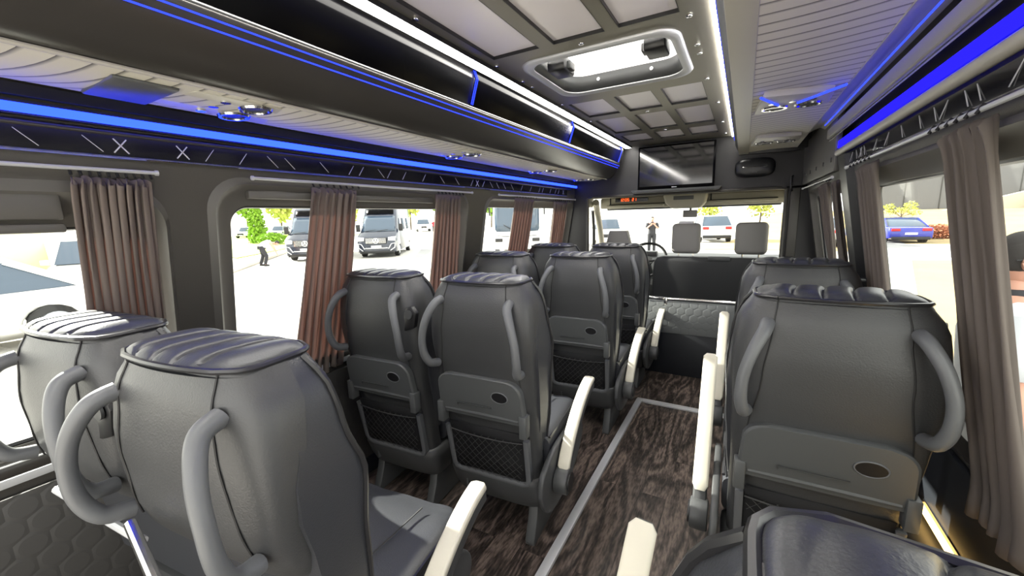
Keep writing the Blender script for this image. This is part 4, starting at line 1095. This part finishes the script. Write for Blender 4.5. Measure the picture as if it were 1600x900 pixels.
# ------------------------------------------------------------------ plants, buildings
def leafball(mb, c, r, n, size, rnd, sq=1.):
    for _ in range(n):
        d = Vector((rnd.gauss(0, 1), rnd.gauss(0, 1), rnd.gauss(0, 1))).normalized()*(rnd.random()**.4)
        p = Vector(c)+Vector((d.x*r, d.y*r, d.z*r*sq)); a = Vector((rnd.gauss(0, 1), rnd.gauss(0, 1), rnd.gauss(0, 1))).normalized()*size; b = a.orthogonal().normalized()*size*.6
        mb.add([p-a, p+b, p+a, p-b], [(0, 1, 2, 3)])
def tree(label, loc, h, r, m, kind='round', name='tree', cat='tree', group=None, seed=0, n=500, size=None):
    rnd = random.Random(seed); t = empty(name, loc, 0, label, cat, group); size = size or r*.12
    MB().tube([(0, 0, -.1), (.02*h, 0, h*.4), (0, .02*h, h*.7)], [h*.02+.02, h*.015+.02, .02], 7).build('trunk', 'bark', t)
    mb = MB()
    if kind == 'column':
        for k in range(9): leafball(mb, (0, 0, h*(.1+.85*k/8)), r*(1-.5*(k/8)**2), n//9, size, rnd)
    elif kind == 'thin':
        for k in range(6):
            a = k*2.3; leafball(mb, (math.cos(a)*r*.7, math.sin(a)*r*.5, h*(.6+.06*k)), r*.42, n//6, size, rnd, .6)
            MB().tube([(0, 0, h*.45), (math.cos(a)*r*.6, math.sin(a)*r*.4, h*(.58+.06*k))], .02, 4).build('branch', 'bark', t)
    elif kind == 'bush':
        leafball(mb, (0, 0, h*.5), r, n, size, rnd, h/r*.5)
    else:
        for k in range(8):
            a = k*2.4; leafball(mb, (math.cos(a)*r*.45, math.sin(a)*r*.45, h*(.45+.06*k)), r*.6, n//8, size, rnd)
    mb.build('foliage', m, t, smooth=0)
tree('narrow bright green columnar tree on the lawn left of the vans', (-50, 26.6, G), 4.2, 1.15, 'leaf', 'column', seed=1, n=1500, size=.2)
tree('low green shrub at the foot of the columnar tree', (-45.5, 25.6, G), 1.3, 1.5, 'leaf', 'bush', 'shrub', 'shrub', seed=2, n=700, size=.16)
tree('thin young tree with yellow leaves on the bank right of the blue car', (10.9, 43.7, .0-.35), 2.1, 1.1, 'leafy', 'thin', seed=3, n=420, size=.09)
tree('round red-leaved bush on the sandy verge', (10.9, 35.9, G), 1.0, .85, 'leafr', 'bush', 'bush', 'bush', seed=4, n=900, size=.10)
fr_ = random.Random(5)
plab = ['far left', 'second from the left', 'third from the left', 'fourth from the left', 'fifth from the left', 'sixth from the left', 'seventh from the left', 'eighth from the left', 'ninth from the left', 'tenth from the left', 'eleventh from the left', 'farthest right']
for k in range(12):
    a = k/11; x = -106+52*a; y = 33+52*a
    tree('hazy tall tree, %s of the tree line beyond the vans' % plab[k], (x+fr_.uniform(-.4, .4), y+fr_.uniform(-.4, .4), G), fr_.uniform(8, 12), fr_.uniform(2.2, 2.7), ['leafy', 'leaf'][k % 2], 'round', group='trees of the far tree line', seed=20+k, n=420, size=.55)
tree('small green tree on the horizon through the windscreen above the white SUV', (-4.2, 62, G), 4.4, 1.7, 'leafy', 'round', seed=40, n=400, size=.25)
tree('small green tree on the horizon through the windscreen right of the white SUV', (1.8, 62, G), 4.6, 1.6, 'leafy', 'round', seed=41, n=400, size=.25)
t = empty('warehouse', (27, 64, .9), 0, 'long grey clad hall on top of the slope at the right', 'building')
MB().box(-14, 16, 0, 10, 0, 9).build('wall', 'hallw', t, smooth=0)
for k in range(11): MB().box(-14+k*3, -13.92+k*3, -.06, 0, 0, 9).build('cladding_joint', 'plasticd', t, smooth=0)
MB().box(-14.3, 16.3, -.4, 10.3, 9, 9.3).build('roof', 'plasticd', t, smooth=0)
# sloped ramp wall in front of the hall
t = empty('concrete_ramp', (19.6, 58.5, 1.0), 0, 'pale concrete ramp leading up the slope in front of the hall', 'ramp')
MB().prism([(-2.5, -.3), (9, -.3), (9, 3.2)], -.4, .4, 'y').build('ramp_wall', 'kerb', t, smooth=0)

# ------------------------------------------------------------------ people
def skin_body(name, m, parent, joints, bones, sub=2):
    me = bpy.data.meshes.new(name); names = list(joints)
    me.from_pydata([joints[k][0] for k in names], [(names.index(a), names.index(b)) for a, b in bones], [])
    me.materials.append(M[m]); o = bpy.data.objects.new(name, me); COL.objects.link(o); o.parent = parent
    sk = o.modifiers.new('skin', 'SKIN'); sk.use_smooth_shade = True
    for i, k in enumerate(names):
        r = joints[k][1]; r = r if isinstance(r, tuple) else (r, r)
        me.skin_vertices[0].data[i].radius = r
        me.skin_vertices[0].data[i].use_root = (i == 0)
    md = o.modifiers.new('sub', 'SUBSURF'); md.levels = sub; md.render_levels = sub
    return o
def sphere(mb, c, r, n=16, m=12, f=None):
    rings = []
    for j in range(m+1):
        ph = pi*j/m; ring = []
        for k in range(n):
            th = 2*pi*k/n; p = Vector((math.sin(ph)*math.cos(th)*r[0], math.sin(ph)*math.sin(th)*r[1], math.cos(ph)*r[2]))
            if f: p = f(p)
            ring.append(Vector(c)+p)
        rings.append(ring)
    mb.loft(rings); return mb
def person(label, loc, rz, shirt, pose='stand', scale=1.15, hair='hair'):
    """facing local -y"""
    t = empty('person', loc, rz, label, 'person'); K = scale
    J = {}
    def j(k, x, y, z, r): J[k] = ((x*K, y*K, z*K), (r[0]*K, r[1]*K) if isinstance(r, tuple) else r*K)
    lean = pose == 'bend'
    if not lean:
        j('pelvis', 0, 0, .95, (.15, .11)); j('waist', 0, 0, 1.1, (.135, .10)); j('chest', 0, 0, 1.3, (.16, .115)); j('sh', 0, 0, 1.43, (.12, .09)); j('neck', 0, -.01, 1.52, .055); j('head0', 0, -.02, 1.60, .065)
        arms = {'stand': ((.21, 0, 1.42), (.25, .02, 1.13), (.24, -.06, .88)), 'photo': ((.21, 0, 1.42), (.27, -.12, 1.2), (.10, -.34, 1.38))}[pose if pose in ('stand', 'photo') else 'stand']
        for s, n in ((1, 'l'), (-1, 'r')):
            j('s'+n, s*arms[0][0], arms[0][1], arms[0][2], .062); j('e'+n, s*arms[1][0], arms[1][1], arms[1][2], .045); j('w'+n, s*arms[2][0], arms[2][1], arms[2][2], .03)
            j('h'+n, s*.10, 0, .90, .09); j('k'+n, s*.11, -.01, .5, .06); j('a'+n, s*.12, .02, .08, .042); j('t'+n, s*.13, -.14, .035, .035)
        hc = (0, -.03, 1.66); hn = 0
    else:
        j('pelvis', 0, .1, .90, (.14, .11)); j('waist', 0, -.02, 1.02, (.13, .1)); j('chest', 0, -.2, 1.08, (.15, .11)); j('sh', 0, -.32, 1.08, (.12, .09)); j('neck', 0, -.42, 1.07, .055); j('head0', 0, -.5, 1.06, .06)
        for s, n in ((1, 'l'), (-1, 'r')):
            j('s'+n, s*.19, -.32, 1.06, .06); j('e'+n, s*.2, -.42, .82, .042); j('w'+n, s*.14, -.5, .6, .03)
            j('h'+n, s*.1, .1, .86, .09); j('k'+n, s*.13, .0+s*.08, .48, .06); j('a'+n, s*.15, .12+s*.1, .07, .042); j('t'+n, s*.16, -.02+s*.1, .035, .035)
        hc = (0, -.56, 1.06)
    B = [('pelvis', 'waist'), ('waist', 'chest'), ('chest', 'sh'), ('sh', 'neck'), ('neck', 'head0')]
    for n in 'lr': B += [('sh', 's'+n), ('s'+n, 'e'+n), ('e'+n, 'w'+n), ('pelvis', 'h'+n), ('h'+n, 'k'+n), ('k'+n, 'a'+n), ('a'+n, 't'+n)]
    body = skin_body('body', 'skin', t, J, B)
    # hands: palm plus five fingers each, on the body mesh's wrists
    for n, s in (('l', 1), ('r', -1)):
        w = Vector(J['w'+n][0]); e = Vector(J['e'+n][0]); d = (w-e).normalized(); side = d.cross(Vector((0, 1, .1))).normalized(); nn = side.cross(d)
        HJ = {'c': (tuple(w), .028*K), 'p': (tuple(w+d*.06*K), (.034*K, .016*K))}; HB = [('c', 'p')]
        for q in range(4):
            o_ = (q-1.5)*.019*K; L = (.07, .08, .076, .06)[q]*K
            a = w+d*.085*K+side*o_; b = a+d*L*.5+nn*.012*K; c_ = b+d*L*.4+nn*.02*K
            for i_, p_ in enumerate((a, b, c_)): HJ['f%d%d' % (q, i_)] = (tuple(p_), .0095*K)
            HB += [('p', 'f%d0' % q), ('f%d0' % q, 'f%d1' % q), ('f%d1' % q, 'f%d2' % q)]
        a = w+d*.035*K-side*.034*K; b = a+d*.03*K-side*.018*K; HJ['t0'] = (tuple(a), .012*K); HJ['t1'] = (tuple(b), .010*K); HB += [('c', 't0'), ('t0', 't1')]
        skin_body('hand', 'skin', body, HJ, HB, 1)

    def hf(p):
        p = p.copy()
        if p.z < 0: p.x *= 1+p.z/K*1.6; p.y *= 1+p.z/K*.8
        if p.y < 0: p.y -= .008*K*math.exp(-((p.z+.01*K)/(.05*K))**2)
        return p
    hc_ = Vector(hc)*K; tilt = Matrix.Translation(hc_) @ Matrix.Rotation(1.0 if lean else 0, 4, 'X')
    def tf(mb, name, m, par, **kw): return mb.build(name, m, par, smooth=180, xf=tilt, **kw)
    hh = sphere(MB(), (0, 0, 0), (.078*K, .098*K, .125*K), 24, 18, hf)
    head = tf(hh, 'head', 'skin', t)
    sphere(mb_ := MB(), (0, -.105*K, -.012*K), (.013*K, .018*K, .024*K), 10, 8); tf(mb_, 'nose', 'skin', head)
    tf(MB().tube([(-.025*K, -.092*K, -.058*K), (0, -.101*K, -.060*K), (.025*K, -.092*K, -.058*K)], .005*K, 6), 'mouth', 'lampr', head)
    for s in (-1, 1):
        tf(sphere(MB(), (s*.03*K, -.088*K, .018*K), (.012*K, .008*K, .008*K), 10, 8), 'eye', 'shirtw', head)
        tf(sphere(MB(), (s*.03*K, -.0955*K, .018*K), (.005*K, .003*K, .005*K), 8, 6), 'pupil', 'hair', head)
        ea = sphere(MB(), (s*.080*K, .012*K, -.002*K), (.010*K, .022*K, .034*K), 12, 10); ea.ring((s*.088*K, .012*K, .0), .026*K, .005*K, (1, 0, 0), 14, rx=.017*K)
        tf(ea, 'ear', 'skin', head)
    def hairf(p):
        p = p.copy()
        if p.z < .04*K and p.y < -.02*K: p *= .93
        if p.z < -.045*K: p *= .90; p.z = max(p.z, -.06*K)
        return p
    tf(sphere(MB(), (0, .008*K, .014*K), (.084*K, .101*K, .124*K), 24, 18, hairf), 'hair', hair, head)
    # clothes
    if not lean:
        def TR(zs): return [[(math.cos(a)*wx*K, (math.sin(a)*wy+dy)*K, z*K) for a in [2*pi*k/24 for k in range(24)]] for z, wx, wy, dy in zs]
        sh_ = MB().loft(TR([(.86, .18, .135, 0), (1.0, .175, .13, 0), (1.15, .17, .128, 0), (1.32, .2, .14, 0), (1.42, .20, .125, 0), (1.475, .13, .10, 0), (1.50, .075, .075, -.005)]), cap=False).build('shirt', shirt, t, smooth=60, solid=.008)
        for s, n in ((1, 'l'), (-1, 'r')):
            a = Vector(J['s'+n][0]); b = Vector(J['e'+n][0]); MB().tube([a+(a-b)*-.0+Vector((-s*.05*K, 0, .0)), a, a+(b-a)*.5, a+(b-a)*.85], [.075*K, .085*K, .075*K, .066*K], 14, cap=False).build('sleeve', shirt, sh_, smooth=60, solid=.006)
        MB().loft([[(math.cos(a)*r_*K, (math.sin(a)*r_*1.05-.005)*K, z*K) for a in [2*pi*k/20 for k in range(20)]] for z, r_ in ((1.485, .09), (1.53, .072), (1.535, .066))], cap=False).build('collar', 'shirtb', sh_, smooth=60, solid=.006)
        tr_ = MB().loft(TR([(.84, .175, .13, 0), (.9, .18, .135, 0), (1.0, .17, .125, 0)]), cap=True)
    else:
        a = [Vector(J[k][0]) for k in ('pelvis', 'waist', 'chest', 'sh')]; sh_ = MB().tube(a, [.17*K, .155*K, .17*K, .13*K], 16).build('shirt', shirt, t, smooth=60)
        tr_ = MB().tube([Vector(J['pelvis'][0])+Vector((0, 0, .06)), Vector(J['pelvis'][0])-Vector((0, 0, .1))], .18*K, 14)
    for s, n in ((1, 'l'), (-1, 'r')):
        p = [Vector(J[k+n][0]) for k in 'hka']; tr_.tube([p[0]+Vector((0, 0, .04)), p[0], p[0].lerp(p[1], .5), p[1], p[1].lerp(p[2], .5), p[2]+Vector((0, 0, .02))], [.11*K, .115*K, .10*K, .08*K, .075*K, .065*K], 14)
    tr_.build('trousers', 'trouser', t, smooth=60)
    for n in 'lr':
        a = Vector(J['a'+n][0]); b = Vector(J['t'+n][0]); sh2 = MB().tube([(a.x, a.y+.05*K, .04*K), (a.x, a.y-.05*K, .045*K), (b.x, b.y-.03*K, .035*K)], [.045*K, .048*K, .035*K], 10).build('shoe', 'blackp', t, smooth=60)
    return t, head
m_, hd_ = person('man in white shirt with dark collar and glasses standing close outside the right window', (1.22, 3.05, G), face(1, -.1), 'shirtw', 'stand', 1.12)
MB().tube([(.09, .02, 1.87), (.103, -.06, 1.885), (.07, -.135, 1.885), (0, -.152, 1.885), (-.07, -.135, 1.885), (-.103, -.06, 1.885), (-.09, .02, 1.87)], .004, 6).build('glasses', 'blackp', hd_, xf=Matrix.Translation((0, 0, 0)))
person('man in dark shirt holding up a phone beyond the windscreen', (-4.4, 23.4, G), face(.25, -.97), 'shirtb', 'photo', 1.12)
person('person in white top bending down beside the left navy van', (-22.0, 11.9, G), face(.5, .86), 'shirtw', 'bend', 1.1)
person('man in white top standing at the right front corner of the left navy van', (-19.9, 14.5, G), face(-.6, .8), 'shirtw', 'stand', 1.15)
person('distant person in red jacket beside the far white car', (-49.5, 57.5, G), face(.7, -.7), 'shirtr', 'stand', 1.2)

# ------------------------------------------------------------------ camera
R_ = ((0.86799389, 0.06154866, -0.49274574), (0.49576981, -0.16389085, 0.85284939), (-0.02826478, -0.98455653, -0.17277022))
cam = bpy.data.cameras.new('camera'); co = bpy.data.objects.new('camera', cam); COL.objects.link(co)
cam.sensor_width = 36; cam.lens = 624.45/1600*36; cam.clip_start = .01; cam.clip_end = 1000
mx = Matrix([[R_[i][0], -R_[i][1], -R_[i][2], 0] for i in range(3)]+[[0, 0, 0, 1]])
co.matrix_world = Matrix.Translation((0, 0, 1.4)) @ mx
S.camera = co

# ------------------------------------------------------------------ light
w = bpy.data.worlds.new('world'); S.world = w; w.use_nodes = True; nt = w.node_tree; nt.nodes.clear()
bg = nt.nodes.new('ShaderNodeBackground'); out = nt.nodes.new('ShaderNodeOutputWorld')
sky = nt.nodes.new('ShaderNodeTexSky'); sky.sky_type = 'HOSEK_WILKIE'; sky.turbidity = 6; sky.sun_direction = (-.92, .05, .39); sky.ground_albedo = .5
mxn = nt.nodes.new('ShaderNodeMix'); mxn.data_type = 'RGBA'; mxn.inputs[0].default_value = .75
mxn.inputs[7].default_value = (1.0, .98, .93, 1)
nt.links.new(sky.outputs[0], mxn.inputs[6]); nt.links.new(mxn.outputs[2], bg.inputs[0]); nt.links.new(bg.outputs[0], out.inputs[0])
bg.inputs[1].default_value = 2.6
sun = bpy.data.lights.new('sun', 'SUN'); sun.energy = 13; sun.angle = math.radians(.6); sun.color = (1, .95, .86)
so = bpy.data.objects.new('sun', sun); COL.objects.link(so)
so.rotation_euler = Vector((-1, .05, .43)).to_track_quat('Z', 'Y').to_euler()
S.view_settings.view_transform = 'Standard'; S.view_settings.look = 'None'; S.view_settings.gamma = 1; S.view_settings.use_curve_mapping = False
S.view_settings.exposure = .85
S.cycles.max_bounces = 8; S.cycles.diffuse_bounces = 4; S.cycles.transparent_max_bounces = 12; S.cycles.use_denoising = True
